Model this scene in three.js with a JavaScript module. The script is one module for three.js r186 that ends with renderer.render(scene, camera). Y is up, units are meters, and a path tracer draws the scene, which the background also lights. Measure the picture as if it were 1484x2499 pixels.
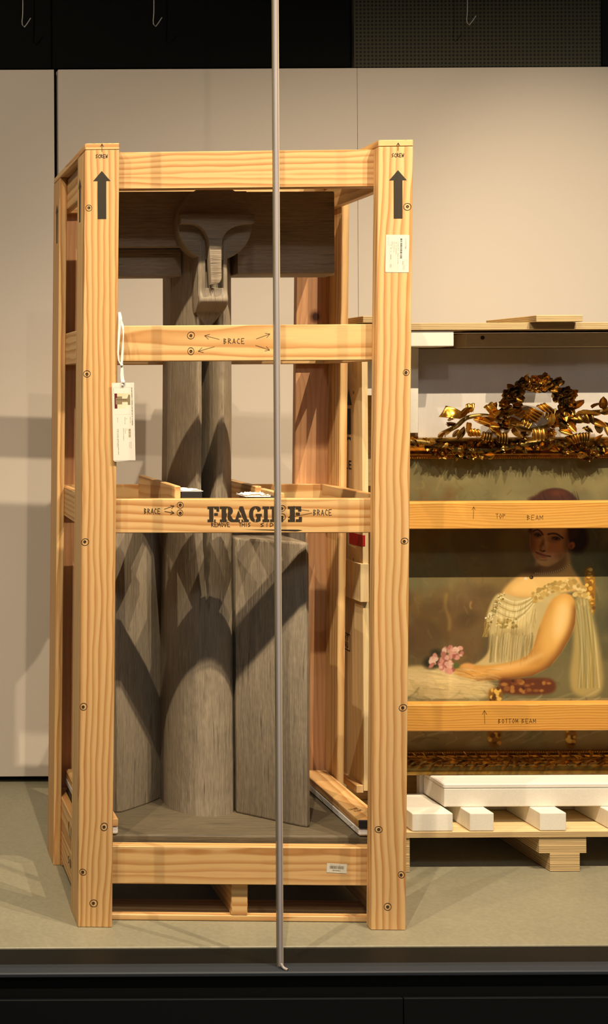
import * as THREE from 'three';
import { mergeGeometries, mergeVertices, toCreasedNormals } from 'three/addons/utils/BufferGeometryUtils.js';
import { RectAreaLightUniformsLib } from 'three/addons/lights/RectAreaLightUniformsLib.js';
import { ConvexGeometry } from 'three/addons/geometries/ConvexGeometry.js';
import { RoundedBoxGeometry } from 'three/addons/geometries/RoundedBoxGeometry.js';

// ---------------------------------------------------------------- camera, light, exposure
const scene = new THREE.Scene();
scene.background = new THREE.Color(0x020202);
const EYE = 1.4246, FOCAL = 3321, FULL_W = 3868, FULL_H = 3094;
const camera = new THREE.PerspectiveCamera(2 * Math.atan(FULL_H / 2 / FOCAL) * 180 / Math.PI, FULL_W / FULL_H, 0.05, 60);
camera.position.set(0, EYE, 3.6);
camera.rotation.z = -0.005;
camera.setViewOffset(FULL_W, FULL_H, 2384, 595, 1484, 2499);   // the photograph is the lower right part of a wide frame
const renderer = new THREE.WebGLRenderer({ antialias: true });
renderer.toneMapping = THREE.LinearToneMapping;
renderer.toneMappingExposure = 0.212;
renderer.shadowMap.enabled = true;
// track spotlights of the gallery, out of view in front of the glass: x, y, z, aim x, aim y, aim z, intensity, half angle, softness of the rim
const LAMPS = [
  [-1.00, 4.0, 1.50, 0.45, 1.30, -1.2, 80, 0.62, 0.6], [-0.13, 4.0, 1.50, 0.55, -0.34, 0.68, 126, 0.78, 1.0], [0.65, 4.0, 1.50, 1.15, -0.34, 0.68, 126, 0.78, 1.0],
  [2.16, 4.0, 1.50, 2.05, 0.75, 0.0, 150, 0.76, 0.85], [2.68, 4.0, 1.50, 2.68, 0.95, -0.1, 170, 0.76, 0.85],
  [0.60, 4.0, 3.20, 0.90, 1.00, -0.5, 16, 0.62, 0.6], [2.60, 4.0, 3.20, 2.75, 1.85, -1.32, 125, 0.16, 0.7],  // rear pair, unseen: one softens the crate shadows, one brightens the right wall
];
const PANEL_COLOR = new THREE.Color().setRGB(0.72, 0.86, 1.0), PANEL_LIGHT = 26;
const LAMP_COLOR = new THREE.Color().setRGB(1.0, 0.80, 0.555);

// ---------------------------------------------------------------- helpers
function rng(seed) { let s = seed >>> 0; return () => { s = (s + 0x6D2B79F5) >>> 0; let t = s; t = Math.imul(t ^ (t >>> 15), t | 1); t ^= t + Math.imul(t ^ (t >>> 7), t | 61); return ((t ^ (t >>> 14)) >>> 0) / 4294967296; }; }
const R = rng(7);
const clamp = (x, a = 0, b = 1) => Math.min(b, Math.max(a, x));
const lerp = (a, b, t) => a + (b - a) * t;
const smooth = (a, b, x) => { const t = clamp((x - a) / (b - a)); return t * t * (3 - 2 * t); };
function hash(x, y, s) { let h = Math.imul(x, 374761393) ^ Math.imul(y, 668265263) ^ Math.imul(s, 974634777); h = Math.imul(h ^ (h >>> 13), 1274126177); return ((h ^ (h >>> 16)) >>> 0) / 4294967296; }
function noise(x, y, s = 0) {
  const xi = Math.floor(x), yi = Math.floor(y), fx = x - xi, fy = y - yi, u = fx * fx * (3 - 2 * fx), v = fy * fy * (3 - 2 * fy);
  return lerp(lerp(hash(xi, yi, s), hash(xi + 1, yi, s), u), lerp(hash(xi, yi + 1, s), hash(xi + 1, yi + 1, s), u), v) * 2 - 1;
}
const fbm = (x, y, s, o = 4) => { let a = 0, k = 0.5; for (let i = 0; i < o; i++) { a += k * noise(x, y, s + i * 17); x *= 2.03; y *= 2.03; k *= 0.5; } return a; };

const counts = {};
function numbered(name) { const n = counts[name] = (counts[name] ?? -1) + 1; return n ? name + '_' + String(n).padStart(3, '0') : name; }
function thing(name, label, category, pos = [0, 0, 0], group) {
  const o = new THREE.Group(); o.name = numbered(name); o.position.set(...pos);
  o.userData = { label, category }; if (group) o.userData.group = group;
  scene.add(o); return o;
}
function part(name, geo, mat, parent, label) {
  const m = new THREE.Mesh(geo, mat); m.name = name; m.castShadow = m.receiveShadow = true;
  if (label) m.userData.label = label;
  parent.add(m); return m;
}
// a part whose geometry was written in world metres, under a thing that stands at its own base
function wpart(name, geo, mat, parent, label) { const p = parent.position; geo.translate(-p.x, -p.y, -p.z); return part(name, geo, mat, parent, label); }
function struct(name, geo, mat) { const m = new THREE.Mesh(geo, mat); m.name = name; m.userData.kind = 'structure'; m.castShadow = m.receiveShadow = true; scene.add(m); return m; }
function solo(name, geo, mat, label, category, pos, group) {
  const m = new THREE.Mesh(geo, mat); m.name = numbered(name); m.castShadow = m.receiveShadow = true; m.position.set(...pos);
  m.userData = { label, category }; if (group) m.userData.group = group;
  scene.add(m); return m;
}

// chamfered box from x0..x1, y0..y1, z0..z1
function cbox(x0, x1, y0, y1, z0, z1, c = 0.0015) {
  const lo = [x0, y0, z0], hi = [x1, y1, z1], mid = lo.map((v, i) => (v + hi[i]) / 2), pos = [];
  c = Math.min(c, ...lo.map((v, i) => (hi[i] - v) * 0.35));
  const P = (s, a) => [0, 1, 2].map((i) => (s[i] > 0 ? hi[i] - (i === a ? 0 : c) : lo[i] + (i === a ? 0 : c)));
  const tri = (a, b, d) => {
    const n = new THREE.Vector3().crossVectors(new THREE.Vector3(...b).sub(new THREE.Vector3(...a)), new THREE.Vector3(...d).sub(new THREE.Vector3(...a)));
    const out = new THREE.Vector3((a[0] + b[0] + d[0]) / 3 - mid[0], (a[1] + b[1] + d[1]) / 3 - mid[1], (a[2] + b[2] + d[2]) / 3 - mid[2]);
    out.divide(new THREE.Vector3(hi[0] - lo[0], hi[1] - lo[1], hi[2] - lo[2]));
    if (n.dot(out) < 0) [b, d] = [d, b];
    pos.push(...a, ...b, ...d);
  };
  const quad = (a, b, d, e) => { tri(a, b, d); tri(a, d, e); };
  for (let a = 0; a < 3; a++) {
    const b = (a + 1) % 3, d = (a + 2) % 3;
    for (const s of [-1, 1]) {
      const q = (sb, sd) => { const v = [0, 0, 0]; v[a] = s; v[b] = sb; v[d] = sd; return v; };
      quad(P(q(-1, -1), a), P(q(1, -1), a), P(q(1, 1), a), P(q(-1, 1), a));
      for (const t of [-1, 1]) {   // edges between faces a and b
        const e = (w) => { const v = [0, 0, 0]; v[a] = s; v[b] = t; v[d] = w; return v; };
        quad(P(e(-1), a), P(e(-1), b), P(e(1), b), P(e(1), a));
      }
    }
  }
  for (const i of [-1, 1]) for (const j of [-1, 1]) for (const k of [-1, 1]) tri(P([i, j, k], 0), P([i, j, k], 1), P([i, j, k], 2));
  const g = new THREE.BufferGeometry(); g.setAttribute('position', new THREE.Float32BufferAttribute(pos, 3)); g.computeVertexNormals(); return g;
}
// box-projected uv with the grain along one axis; su, sv = metres that the texture covers
function grainUV(geo, axis, su, sv, ou = 0, ov = 0) {
  const g = geo.index ? geo.toNonIndexed() : geo, p = g.attributes.position, n = g.attributes.normal, uv = new Float32Array(p.count * 2);
  for (let i = 0; i < p.count; i += 3) {
    const m = [0, 0, 0];
    for (let k = 0; k < 3; k++) { m[0] += n.getX(i + k); m[1] += n.getY(i + k); m[2] += n.getZ(i + k); }
    const ab = m.map(Math.abs); let na = ab[0] >= ab[1] && ab[0] >= ab[2] ? 0 : ab[1] >= ab[2] ? 1 : 2;
    for (let k = 0; k < 3; k++) {
      const c = [p.getX(i + k), p.getY(i + k), p.getZ(i + k)];
      let u, v;
      if (na === axis) { const a = (axis + 1) % 3, b = (axis + 2) % 3; u = c[a] * 0.06 / su; v = c[b] / sv; } else { u = c[axis] / su; v = c[3 - axis - na] / sv; }
      uv[2 * (i + k)] = u + ou; uv[2 * (i + k) + 1] = v + ov + na * 0.37;
    }
  }
  g.setAttribute('uv', new THREE.BufferAttribute(uv, 2)); return g;
}
const WU = 2.46, WV = 0.256;   // metres covered by a wood texture
function wood(x0, x1, y0, y1, z0, z1, axis, c, ou, ov) { return grainUV(cbox(x0, x1, y0, y1, z0, z1, c), axis, WU, WV, ou ?? R(), ov ?? R()); }
// closed sheet between a front and a back surface; front(u, v), back(u, v) -> [x, y, z]
function solid(nu, nv, front, back) {
  const pos = [], idx = [], N = (nu + 1) * (nv + 1);
  for (const f of [front, back]) for (let j = 0; j <= nv; j++) for (let i = 0; i <= nu; i++) pos.push(...f(i / nu, j / nv));
  const at = (i, j, b) => b * N + j * (nu + 1) + i;
  for (let j = 0; j < nv; j++) for (let i = 0; i < nu; i++) {
    idx.push(at(i, j, 0), at(i + 1, j, 0), at(i + 1, j + 1, 0), at(i, j, 0), at(i + 1, j + 1, 0), at(i, j + 1, 0));
    idx.push(at(i, j, 1), at(i + 1, j + 1, 1), at(i + 1, j, 1), at(i, j, 1), at(i, j + 1, 1), at(i + 1, j + 1, 1));
  }
  const rim = (a, b) => { idx.push(at(...a, 0), at(...b, 1), at(...b, 0), at(...a, 0), at(...a, 1), at(...b, 1)); };
  for (let i = 0; i < nu; i++) { rim([i + 1, 0], [i, 0]); rim([i, nv], [i + 1, nv]); }
  for (let j = 0; j < nv; j++) { rim([0, j], [0, j + 1]); rim([nu, j + 1], [nu, j]); }
  const g = new THREE.BufferGeometry(); g.setAttribute('position', new THREE.Float32BufferAttribute(pos, 3)); g.setIndex(idx);
  g.computeVertexNormals(); return g;
}
function uvXY(g, x0, x1, y0, y1) { const p = g.attributes.position, uv = []; for (let i = 0; i < p.count; i++) uv.push((p.getX(i) - x0) / (x1 - x0), (p.getY(i) - y0) / (y1 - y0)); g.setAttribute('uv', new THREE.Float32BufferAttribute(uv, 2)); return g; }
// polygon in (x, y) pushed from z0 (front) back to z1, with rounded arrises
function slabXY(pts, zf, zb, bev = 0.004, holes = []) {
  const s = pts instanceof THREE.Shape ? pts : new THREE.Shape(pts.map(([x, y]) => new THREE.Vector2(x, y)));
  const g = new THREE.ExtrudeGeometry(s, { depth: zf - zb - 2 * bev, bevelEnabled: bev > 0, bevelThickness: bev, bevelSize: bev, bevelOffset: -bev, bevelSegments: 2, curveSegments: 40 });
  g.translate(0, 0, zb + bev); return toCreasedNormals(g, 0.7);
}
// polygon in (x, z) pushed upward from y0 to y1
function prism(pts, y0, y1, bev = 0.004) {
  const s = new THREE.Shape(pts.map(([x, z]) => new THREE.Vector2(x, -z)));
  const g = new THREE.ExtrudeGeometry(s, { depth: y1 - y0 - 2 * bev, bevelEnabled: true, bevelThickness: bev, bevelSize: bev, bevelOffset: -bev, bevelSegments: 3, curveSegments: 12 });
  g.rotateX(-Math.PI / 2); g.translate(0, y0 + bev, 0); return toCreasedNormals(g, 0.7);
}
function tube(points, r, seg = 40, rad = 8) { return new THREE.TubeGeometry(new THREE.CatmullRomCurve3(points.map((p) => new THREE.Vector3(...p))), seg, r, rad, false); }

// ---------------------------------------------------------------- textures
function dataTex(w, h, fn, srgb = true) {
  const d = new Uint8Array(w * h * 4);
  for (let j = 0; j < h; j++) for (let i = 0; i < w; i++) { const c = fn(i, j), k = (j * w + i) * 4; d[k] = clamp(c[0], 0, 255); d[k + 1] = clamp(c[1], 0, 255); d[k + 2] = clamp(c[2], 0, 255); d[k + 3] = 255; }
  const t = new THREE.DataTexture(d, w, h); t.wrapS = t.wrapT = THREE.MirroredRepeatWrapping; t.magFilter = THREE.LinearFilter; t.minFilter = THREE.LinearMipmapLinearFilter; t.generateMipmaps = true;
  if (srgb) t.colorSpace = THREE.SRGBColorSpace; t.needsUpdate = true; return t;
}
// sawn softwood: the plane of the board cuts the growth rings, knots push them apart
function woodTex(seed, early, late, { knots = 2, ring = 0.0085, pith = 0.03, wander = 0.03, contrast = 1, knotR = 0.012, tone = 0.05 } = {}) {
  const W = 2048, H = 224, r = rng(seed), ks = [];
  for (let i = 0; i < knots; i++) ks.push({ u: 0.1 + r() * (WU - 0.2), v: r() * WV, s: knotR * (0.7 + 0.7 * r()) });
  const vc = 0.06 + r() * 0.14, cols = [];
  for (let i = 0; i < W; i++) { const u = i / W * WU; cols.push([vc + wander * noise(u * 0.9, 0.3, seed), pith + 0.045 * (noise(u * 0.55, 4.1, seed + 5) + 0.35 * noise(u * 2.1, 9.7, seed + 9))]); }
  return dataTex(W, H, (i, j) => {
    const u = i / W * WU, v = j / H * WV, [c, h] = cols[i];
    let d = Math.sqrt((v - c) ** 2 + h * h) + 0.0035 * noise(u * 7, v * 30, seed + 2) + 0.0012 * noise(u * 20, v * 80, seed + 3), kd = 0, rim = 0;
    for (const k of ks) { const du = (u - k.u) / 2.2, dv = v - k.v, q = Math.sqrt(du * du + dv * dv); d += 0.030 * Math.exp(-((q / (k.s * 2.4)) ** 2)); const qq = Math.sqrt((u - k.u) ** 2 / 1.3 + dv * dv) + 0.002 * noise(u * 300, v * 300, seed); kd = Math.max(kd, 1 - smooth(k.s * 0.3, k.s * 0.75, qq)); rim = Math.max(rim, Math.exp(-(((qq - k.s * 0.62) / (k.s * 0.12)) ** 2))); }
    const ph = d / ring + 0.5 * noise(u * 1.1, v * 6, seed + 4), f = ph - Math.floor(ph), band = 0.55 + 0.45 * hash(Math.floor(ph), 3, seed);
    const lw = smooth(0.25, 0.86, f) * (1 - smooth(0.88, 1, f)) * band * contrast + 0.22 * band * Math.exp(-(((f - 0.84) / 0.045) ** 2));
    const fine = 0.07 * noise(u * 14, v * 900, seed + 6) + 0.05 * noise(u * 50, v * 1800, seed + 7), t = tone * fbm(u * 2, v * 14, seed + 8, 3);
    const a = clamp(lw * 0.8 + 0.06 + t * 2 + fine), dark = 1 - 0.48 * kd - 0.20 * rim;
    return [0, 1, 2].map((q) => lerp(early[q], late[q], a) * dark * (1 + fine * 0.5 + t * (q === 2 ? 1.4 : 0.6)) - (q === 2 ? kd * 10 : 0));
  });
}
const pineTex = [
  woodTex(11, [224, 187, 131], [184, 130, 74], { knots: 0, ring: 0.017, pith: 0.032, wander: 0.05 }),
  woodTex(23, [222, 184, 127], [182, 128, 72], { knots: 0, ring: 0.019, pith: 0.040, wander: 0.06 }),
  woodTex(37, [223, 188, 132], [188, 136, 80], { knots: 0, ring: 0.020, pith: 0.055, wander: 0.04 }),
  woodTex(53, [220, 182, 124], [178, 123, 68], { knots: 0, ring: 0.015, pith: 0.020, wander: 0.06 }),
];
const pinkTex = woodTex(71, [208, 160, 116], [178, 122, 82], { knots: 1, ring: 0.016, pith: 0.04, knotR: 0.012, contrast: 0.5 });
const spruceTex = [
  woodTex(83, [230, 176, 88], [198, 132, 50], { knots: 8, ring: 0.0075, pith: 0.02, wander: 0.06, knotR: 0.006 }),
  woodTex(97, [228, 172, 84], [194, 126, 46], { knots: 9, ring: 0.0075, pith: 0.03, wander: 0.06, knotR: 0.006 }),
];
const plyTex = woodTex(113, [228, 204, 156], [212, 180, 126], { knots: 3, ring: 0.02, pith: 0.01, wander: 0.09, knotR: 0.006, contrast: 0.8 });
const plyEdgeTex = dataTex(256, 64, (i, j) => { const l = j / 64 * 7, k = Math.floor(l), e = Math.abs(l - k - 0.5) > 0.42 ? 0.72 : 1, t = (k % 2 ? 0.84 : 1) * e + 0.06 * noise(i * 0.05, j * 0.4, 5); return [222 * t, 192 * t, 140 * t]; });
const darkTex = (() => { // ebonised timber: fine streaks, checks along the grain
  return dataTex(1024, 512, (i, j) => {
    const u = i / 1024, v = j / 512, s = 0.5 * noise(u * 22, v * 260, 3) + 0.45 * noise(u * 60, v * 480, 4) + 0.5 * fbm(u * 5, v * 12, 6), w = noise(u * 3, v * 3, 8);
    const crack = Math.max(0, noise(u * 6 + 0.3 * w, v * 90 + 3 * w, 9) - 0.68) * 1.8, b = 1 + 0.15 * s - 0.5 * crack;
    return [144 * b, 132 * b, 113 * b];
  });
})();
const darkBump = dataTex(1024, 512, (i, j) => { const u = i / 1024, v = j / 512, w = noise(u * 3, v * 3, 8), b = 128 + 60 * noise(u * 14, v * 220, 3) + 40 * noise(u * 60, v * 60, 14) - 240 * Math.max(0, noise(u * 6 + 0.3 * w, v * 90 + 3 * w, 9) - 0.55); return [b, b, b]; }, false);
const grainyTex = (base, amp, seed, sx = 60, sy = 60) => dataTex(512, 512, (i, j) => { const t = 1 + amp * (0.6 * fbm(i / 512 * 6, j / 512 * 6, seed) + 0.4 * noise(i / 512 * sx * 3, j / 512 * sy * 3, seed + 3)); return base.map((b) => b * t); });
const floorTex = grainyTex([138, 134, 113], 0.10, 5), foamTex = grainyTex([236, 232, 220], 0.05, 9, 80, 80), greyTex = grainyTex([206, 202, 196], 0.03, 12);
const perfTex = dataTex(256, 256, (i, j) => { const q = Math.hypot((i % 64) - 32, (j % 64) - 32), t = q < 17 ? 0.12 : q < 21 ? 0.55 : 1; return [60 * t, 60 * t, 42 * t]; });
perfTex.wrapS = perfTex.wrapT = THREE.RepeatWrapping;
const goldTex = grainyTex([196, 152, 68], 0.30, 21, 12, 12);

// ---------------------------------------------------------------- materials
const std = (o) => new THREE.MeshStandardMaterial(o);
const pine = pineTex.map((map) => std({ map, roughness: 0.55 }));
const pink = std({ map: pinkTex, roughness: 0.6 }), spruce = spruceTex.map((map) => std({ map, roughness: 0.5 }));
const ply = std({ map: plyTex, roughness: 0.6 }), plyEdge = std({ map: plyEdgeTex, roughness: 0.7 });
const dark = std({ map: darkTex, bumpMap: darkBump, bumpScale: 0.0012, roughness: 0.62 });
const plinthMat = std({ map: darkTex, color: 0xa8a598, bumpMap: darkBump, bumpScale: 0.0008, roughness: 0.7 });
const wallMat = std({ color: new THREE.Color().setRGB(0.62, 0.565, 0.50), roughness: 0.75 });
const blackMat = new THREE.MeshPhysicalMaterial({ color: new THREE.Color().setRGB(0.004, 0.0045, 0.005), roughness: 0.6, specularIntensity: 0.25 });
const upperMat = new THREE.MeshPhysicalMaterial({ color: new THREE.Color().setRGB(0.003, 0.0036, 0.0032), roughness: 0.85, specularIntensity: 0.2 });
const perfMat = std({ map: perfTex, roughness: 0.8 });
const floorMat = std({ map: floorTex, roughness: 0.5 });
const sillMat = new THREE.MeshPhysicalMaterial({ color: new THREE.Color().setRGB(0.005, 0.005, 0.004), roughness: 0.5, specularIntensity: 0.25 });
const trimMat = std({ color: new THREE.Color().setRGB(0.018, 0.025, 0.035), roughness: 0.65, metalness: 0.2 });
const foam = std({ map: foamTex, roughness: 0.9 }), blackFoam = std({ color: new THREE.Color().setRGB(0.012, 0.012, 0.012), roughness: 0.7 });
const wrapBump = dataTex(256, 256, (i, j) => { const b = 128 + 90 * noise((i + j * 0.6) / 256 * 26, j / 256 * 5, 41); return [b, b, b]; }, false);
const wrap = new THREE.MeshPhysicalMaterial({ color: new THREE.Color().setRGB(0.82, 0.82, 0.82), roughness: 0.35, clearcoat: 0.3, bumpMap: wrapBump, bumpScale: 0.0012 });
const greyPanel = std({ map: greyTex, roughness: 0.8 });
const card = std({ map: grainyTex([206, 194, 168], 0.10, 31), roughness: 0.85 });
const gold = std({ map: goldTex, metalness: 0.92, roughness: 0.30 });
const goldDark = std({ color: new THREE.Color().setRGB(0.30, 0.20, 0.05), metalness: 0.75, roughness: 0.45 });
const ink = std({ color: 0x17130e, roughness: 0.7 }), steel = std({ color: 0x3a3226, metalness: 0.7, roughness: 0.45 });
const white = std({ color: new THREE.Color().setRGB(0.85, 0.84, 0.80), roughness: 0.7 });
const glassMat = new THREE.MeshPhysicalMaterial({ color: 0xffffff, transmission: 1, thickness: 0, roughness: 0, ior: 1.5, specularIntensity: 0.6 });

// flat print: a canvas on a thin plane
function decal(name, w, h, px, draw, parent, pos, rotY = 0, mat = {}, label) {
  const c = document.createElement('canvas'); c.width = Math.round(w * px); c.height = Math.round(h * px);
  const x = c.getContext('2d'); x.clearRect(0, 0, c.width, c.height); x.scale(c.width / w, c.height / h); draw(x, w, h);
  const t = new THREE.CanvasTexture(c); t.colorSpace = THREE.SRGBColorSpace; t.magFilter = THREE.LinearFilter;
  const m = part(name, new THREE.PlaneGeometry(w, h), std({ map: t, transparent: true, roughness: 0.6, ...mat }), parent, label);
  m.position.set(...pos); m.rotation.y = rotY; m.castShadow = false; return m;
}
// hand lettering: strokes on a 4 x 6 grid, y down
const PEN = { A: '06-20-46 14-34', B: '06-00-31-03-34-06', C: '41-20-03-15-46', D: '00-06-34-42-20-00', E: '40-00-06-46 03-33', H: '00-06 40-46 03-43', I: '20-26', K: '00-06 40-03-46', L: '00-06-46', M: '06-00-24-40-46', N: '06-00-46-40', O: '20-03-26-43-20', P: '06-00-41-32-03', R: '06-00-31-32-03-46', S: '40-11-02-34-35-06', T: '00-40 20-26', U: '00-05-26-45-40', V: '00-26-40', W: '00-16-22-36-40', X: '00-46 40-06', 2: '01-20-41-06-46', G: '40-11-03-15-36-44-24', F: '40-00-06 03-33', Z: '00-40-06-46' };
function pen(x, text, x0, y0, cw, ch, gap, lw, seed, color = '#1c140c', slant = 0) {
  const r = rng(seed); x.strokeStyle = color; x.lineWidth = lw; x.lineCap = x.lineJoin = 'round';
  for (const ch1 of text) {
    if (ch1 !== ' ') for (const stroke of PEN[ch1].split(' ')) {
      x.beginPath();
      stroke.split('-').forEach((q, i) => { const a = x0 + (+q[0] / 4 + (r() - 0.5) * 0.12) * cw + slant * (6 - q[1]), b = y0 + (+q[1] / 6 + (r() - 0.5) * 0.08) * ch; i ? x.lineTo(a, b) : x.moveTo(a, b); });
      x.stroke();
    }
    x0 += ch1 === ' ' ? gap * 1.6 : cw + gap;
  }
}
function penArrow(x, x0, y0, x1, y1, head, lw, color = '#2a1d10') {
  const a = Math.atan2(y1 - y0, x1 - x0); x.strokeStyle = color; x.lineWidth = lw; x.lineCap = 'round'; x.beginPath(); x.moveTo(x0, y0); x.lineTo(x1, y1);
  for (const s of [-1, 1]) { x.moveTo(x1, y1); x.lineTo(x1 - head * Math.cos(a + s * 0.5), y1 - head * Math.sin(a + s * 0.5)); } x.stroke();
}
function stencilArrow(x, w, h) { x.fillStyle = 'rgba(42,36,26,0.90)'; x.beginPath(); x.moveTo(w / 2, 0); x.lineTo(w, h * 0.21); x.lineTo(w * 0.755, h * 0.21); x.lineTo(w * 0.745, h); x.lineTo(w * 0.245, h); x.lineTo(w * 0.25, h * 0.21); x.lineTo(0, h * 0.21); x.closePath(); x.fill(); }

// ---------------------------------------------------------------- the setting
const box = (x0, x1, y0, y1, z0, z1) => { const g = new THREE.BoxGeometry(x1 - x0, y1 - y0, z1 - z0); g.translate((x0 + x1) / 2, (y0 + y1) / 2, (z0 + z1) / 2); return g; };
const boxUV = (g, s) => grainUV(g, 0, s, s);
struct('floor', boxUV(cbox(-1.6, 4.6, -0.12, 0, -1.5, 0.129, 0.002), 1.2), floorMat);
struct('floor_gallery', box(-2.2, 5.2, -0.40, -0.30, 0.20, 6), std({ color: new THREE.Color().setRGB(0.05, 0.05, 0.05), roughness: 0.6 }));
struct('ceiling', box(-2.2, 5.2, 4.6, 4.7, -1.6, 6), upperMat);
struct('wall_left', box(-1.7, -1.6, -0.4, 4.6, -1.6, 6), std({ color: new THREE.Color().setRGB(0.25, 0.23, 0.20), roughness: 0.8 }));
struct('wall_right', box(4.6, 4.7, -0.4, 4.6, -1.6, 6), std({ color: new THREE.Color().setRGB(0.25, 0.23, 0.20), roughness: 0.8 }));
struct('wall_front', box(-1.7, 4.7, -0.4, 4.6, 5.9, 6), std({ color: new THREE.Color().setRGB(0.02, 0.02, 0.022), roughness: 0.8 }));
const wallBack = struct('wall_back', box(-1.6, 4.6, -0.1, 4.6, -1.60, -1.365), blackMat);
for (const [a, b] of [[-1.6, 0.8678], [0.8826, 1.9636], [1.9648, 4.6]]) part('wall_panel', cbox(a, b, 0.024, 2.579, -1.36, -1.32, 0.0008), wallMat, wallBack);
for (const [a, b] of [[-1.6, 0.86], [0.866, 1.945]]) part('upper_panel', cbox(a, b, 2.588, 3.3, -1.36, -1.335), upperMat, wallBack);
const perfG = boxUV(cbox(1.957, 2.852, 2.583, 3.3, -1.36, -1.33), 0.056); part('perforated_panel', perfG, perfMat, wallBack);
part('upper_panel', cbox(2.86, 4.6, 2.588, 3.3, -1.36, -1.335), upperMat, wallBack);
struct('trim_1', cbox(-1.6, 4.6, -0.10, -0.004, 0.130, 0.2275, 0.001), sillMat);
struct('trim_2', cbox(-1.6, 4.6, -0.012, 0, 0.228, 0.282, 0.003), trimMat);
const base = struct('wall_base', box(-1.6, 4.6, -0.4, -0.013, 0.10, 0.272), blackMat);
part('base_panel', cbox(-1.6, 1.4255, -0.38, -0.0665, 0.272, 0.281, 0.001), new THREE.MeshPhysicalMaterial({ color: new THREE.Color().setRGB(0.004, 0.005, 0.006), roughness: 0.6, specularIntensity: 0.25 }), base);
part('base_panel', cbox(1.4285, 4.6, -0.38, -0.0665, 0.272, 0.281, 0.001), new THREE.MeshPhysicalMaterial({ color: new THREE.Color().setRGB(0.004, 0.005, 0.006), roughness: 0.6, specularIntensity: 0.25 }), base);
for (const [n, a, b] of [['window_1', -1.6, 1.129], ['window_2', 1.143, 4.6]]) { const g = new THREE.PlaneGeometry(b - a, 4.59); g.translate((a + b) / 2, 2.3, 0.25); struct(n, g, glassMat); }
const seal = struct('trim_3', cbox(1.1315, 1.1405, 0, 3.34, 0.2445, 0.2555, 0.002), std({ color: new THREE.Color().setRGB(0.34, 0.31, 0.33), roughness: 0.35 }));
part('glass_edge', cbox(1.1287, 1.1312, 0, 3.34, 0.2445, 0.2555, 0.001), std({ color: new THREE.Color().setRGB(0.16, 0.15, 0.11), roughness: 0.15 }), seal);
part('glass_edge', cbox(1.1408, 1.1433, 0, 3.34, 0.2445, 0.2555, 0.001), std({ color: new THREE.Color().setRGB(0.5, 0.44, 0.34), roughness: 0.15 }), seal);
part('sealant_bead', tube([[1.134, 0.012, 0.262], [1.139, 0.004, 0.268], [1.146, 0.002, 0.276]], 0.004, 12), std({ color: new THREE.Color().setRGB(0.3, 0.27, 0.26), roughness: 0.4 }), seal);

// lamps
LAMPS.forEach(([x, y0, z0, ax, ay, az, I, half, rim], i) => {
  const t = thing('unseen_track_spotlight', i > 4 ? ['left', 'right'][i - 5] + ' unseen black spotlight of the rear track, farther from the glass, lighting the back wall and what stands before it' : ['far left', 'second from left', 'middle', 'second from right', 'far right'][i] + ' unseen black spotlight of the track close to the glass', 'spotlight', [x, y0, z0], 'unseen track spotlights');
  const aim = new THREE.Vector3(ax, ay, az), dir = aim.clone().sub(t.position).normalize();
  const q = new THREE.Quaternion().setFromUnitVectors(new THREE.Vector3(0, -1, 0), dir);
  const can = part('housing', new THREE.LatheGeometry([[0.001, 0.16], [0.04, 0.16], [0.045, 0.15], [0.045, 0.012], [0.041, 0.012], [0.041, 0.03], [0.001, 0.03]].map(([a, b]) => new THREE.Vector2(a, b)), 32), std({ color: 0x111111, roughness: 0.5, side: THREE.DoubleSide }), t); can.quaternion.copy(q);
  const lens = part('lens', new THREE.CylinderGeometry(0.036, 0.036, 0.004, 32), std({ color: 0x000000, emissive: LAMP_COLOR, emissiveIntensity: 6 }), t); lens.quaternion.copy(q); lens.position.copy(dir).multiplyScalar(-0.026);
  part('stem', box(-0.008, 0.008, 0.1, 4.6 - y0, -0.05, -0.034), std({ color: 0x111111, roughness: 0.5 }), t).position.set(0, 0, 0.08);
  const s = new THREE.SpotLight(LAMP_COLOR, I, 0, half, rim, 2); s.position.copy(t.position).addScaledVector(dir, 0.0); s.target.position.copy(aim); s.castShadow = true; s.shadow.radius = 0.6; s.shadow.mapSize.set(2048, 2048);
  scene.add(s, s.target);
});

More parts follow.
